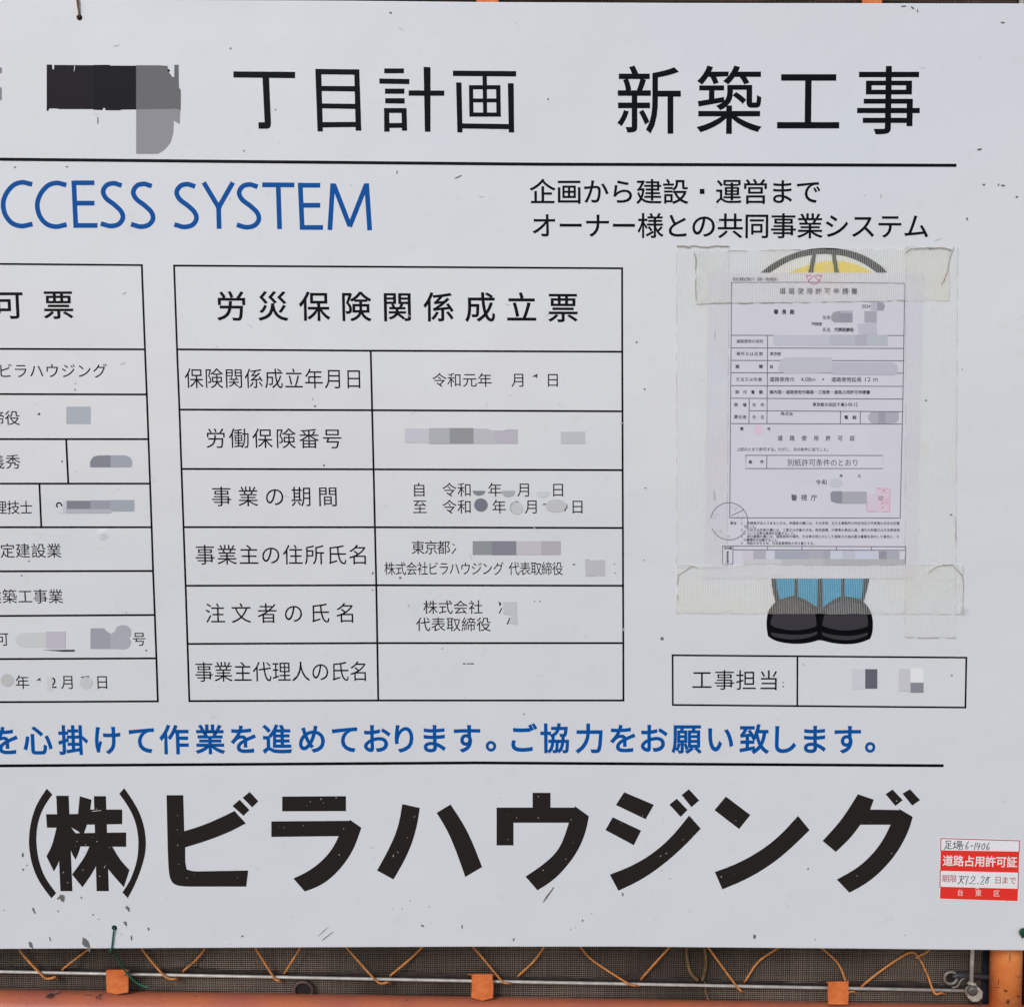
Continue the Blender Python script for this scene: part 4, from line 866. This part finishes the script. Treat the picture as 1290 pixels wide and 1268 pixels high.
obj('arrow_mark', flat([[q(760, 770), q(785, 742), q(808, 770), q(800, 770), q(785, 755), q(770, 770)]], SH + .00012), print_mat((246, 214, 208)), st)

# ------------------------------------------------------------------ dirt, scuffs and chipped print on the board
random.seed(21)
polys = []
for (u, v, a, b_, g) in [(42.5, 1146.5, 1.2, 4, -.35), (161, 1143.7, 2.2, 4.6, -.5), (157.5, 1162.5, 1.6, 3, -.5), (38.8, 1189.6, 2.2, 5, -.45), (63, 1182.5, .8, 2.6, -.3), (108, 1188, 3.6, 7, -.6), (112.6, 1196, 1.2, 3, -.1),
        (187, 1169.5, 1, 2.2, -.4), (305.4, 1178.5, 1.5, 1.3, 0), (165.5, 1181, .8, 3.2, 0), (117, 1151.5, .8, 1.2, 0), (124, 1157, .6, .8, 0), (73, 1147, .8, 1.2, 0),
        (78.5, 1130.5, 3, 5, -.5), (73, 1131, 1, 2, .4), (28.5, 1076.5, 1.3, 2.4, .2), (29, 1095, 1.2, 1.6, .4), (34, 1089.5, .9, .9, 0), (102, 1130, .8, 1.6, -.6), (532, 1165.5, 2.5, 1.2, .4), (582, 1167, .8, 2.5, 0), (647, 1183, .8, 2.4, .3), (734, 1159, .8, 2, .1),
        (692, 1125, 1, 12, .6), (688, 1130, .9, 8, .6), (784.5, 1126, .9, 2.2, -.2), (950.5, 1179.5, 1.6, 2.6, 0), (1027, 1183, .9, .9, 0), (1018, 1094, 1, 1.3, 0), (834, 804, 2.1, 2.4, 0), (492, 16, 2, 1, .2), (1234.5, 188, 2.9, 1.3, -.3), (1239.5, 232.5, 2.2, 1.2, 0), (1258, 232.5, .9, 1.6, 0), (1264, 233.5, 2.6, 1, .15), (1281, 248, 1.6, 1.2, 0),
        (1263.5, 28.5, 2.8, .9, 0), (1138, 8, 4, .7, -.05), (1150, 10, 3, .8, .6), (1156, 14, .6, 3, -.2), (1218.5, 275.5, 1.3, 1.3, 0), (1198, 648, 1.2, 1.2, 0), (1166.5, 504.5, 1.3, 1.2, 0), (412, 1179, 10, .5, -.65), (407, 1173, 9, .4, -.72), (1002, 1032, .8, .8, 0), (307, 190, 1, 1, 0), (290.5, 61, 1, 1, 0), (347, 138, 1, .8, 0), (690.5, 125, 1, 1, 0), (18.5, 210.5, 1.1, .9, 0), (84, 210, 2, .7, 0), (500, 217, .5, 3, .3), (577, 223, 5, .8, -.45), (1110, 247, .4, 2.6, .1), (94.8, 482.8, .4, 1, 0), (94.5, 490.7, 1.3, 1, 0), (78, 581, 1, 1.2, 0), (184, 819, 1.2, 1.2, 0), (27, 724.8, 1, .9, 0), (36, 706.5, 1, .9, 0), (396.8, 511.5, 1.2, 1.2, 0), (394, 502.5, .8, .8, 0), (408, 586, 1.4, 1.4, 0), (469.5, 721.5, 1.2, 1.5, 0), (469.5, 743, 1, 1, 0), (504, 727.5, 1.3, 1.6, .4), (774, 710, .7, .8, 0), (774.8, 721.5, .7, .8, 0), (673, 757, .8, .7, 0), (680, 757, .8, .7, 0), (557, 816.5, .8, .8, 0), (660, 899, 1, 1.2, 0), (802, 431, 1.6, .8, .1), (812, 490, 1.3, 1, 0), (811, 705.5, 1, 1, 0), (813, 614.5, 1.3, .7, 0), (1199, 850.5, 1.2, 1, 0)]:
    polys.append(rnd_poly(u, v, a, b_, g, 9, .3))
fixn(obj('dirt_speck', flat(polys, PH + .0003, .000001), mat('dirt_big', ink(112, 110, 110), .8, .2, noise=.35, nscale=700), board, kind='stuff'))
polys = []
for i in range(150):
    u, v = random.uniform(-900, 1320), random.uniform(10, 1185)
    if i % 3 == 0: v = 1192 - abs(random.gauss(0, 60))
    a = random.choice((.35, .45, .6, .8)); polys.append(rnd_poly(u, v, a, a * random.uniform(.5, 1.4), random.uniform(0, 3), 7, .3))
fixn(obj('dirt_speck', flat(polys, PH + .00028, .0000005), mat('dirt_small', ink(138, 138, 140), .8, .2), board, kind='stuff'))
polys = []
for i in range(70):
    u = random.uniform(-600, 1300); v = random.uniform(20, 1185); polys.append(rnd_poly(u, v, random.uniform(1.5, 6), random.uniform(.25, .6), random.choice((0, -.5, .6, 1.4)) + random.uniform(-.3, .3), 8, .3))
fixn(obj('scratch', flat(polys, PH + .00026, .0000005), mat('scratch', ink(184, 184, 187), .7, .2), board, kind='stuff'))
# chips where the black letters have flaked
polys = []
for (x, y, ox) in [(410, 155, 20), (412, 320, 20), (355, 335, 20), (345, 375, 20), (455, 440, 20), (450, 450, 20), (425, 495, 20), (340, 465, 20), (262, 528, 20), (475, 350, 20), (820, 260, 20), (822, 340, 20), (828, 435, 20), (870, 505, 20), (820, 188, 20), (1125, 505, 20), (310, 320, 20),
                   (340, 105, 320), (352, 125, 320), (417, 98, 320), (286, 118, 320), (152, 250, 320), (250, 240, 320), (433, 388, 320), (815, 195, 320), (730, 375, 320), (455, 255, 320), (780, 300, 320), (160, 310, 600), (205, 200, 600), (315, 92, 600), (315, 200, 600), (482, 210, 600), (340, 465, 600), (492, 328, 600), (455, 410, 600), (735, 228, 600), (845, 188, 600), (935, 395, 600), (1100, 290, 600), (1052, 310, 600), (965, 380, 600), (115, 500, 880), (190, 215, 880), (1005, 115, 880), (980, 380, 880)]:
    u, v = ox + x / 4.03125, 980 + y / 4.03125
    polys.append(rnd_poly(u, v, random.uniform(.4, 1.2), random.uniform(.35, .8), random.uniform(0, 3), 7, .4))
for i in range(28):
    polys.append(rnd_poly(random.uniform(40, 1150), random.uniform(1000, 1110), .35, .3, 0, 6, .3))
fixn(obj('paint_flake', flat(polys, PH + .0002, .0000005), mat('flake', ink(150, 148, 145), .6, .2), board, kind='stuff'))
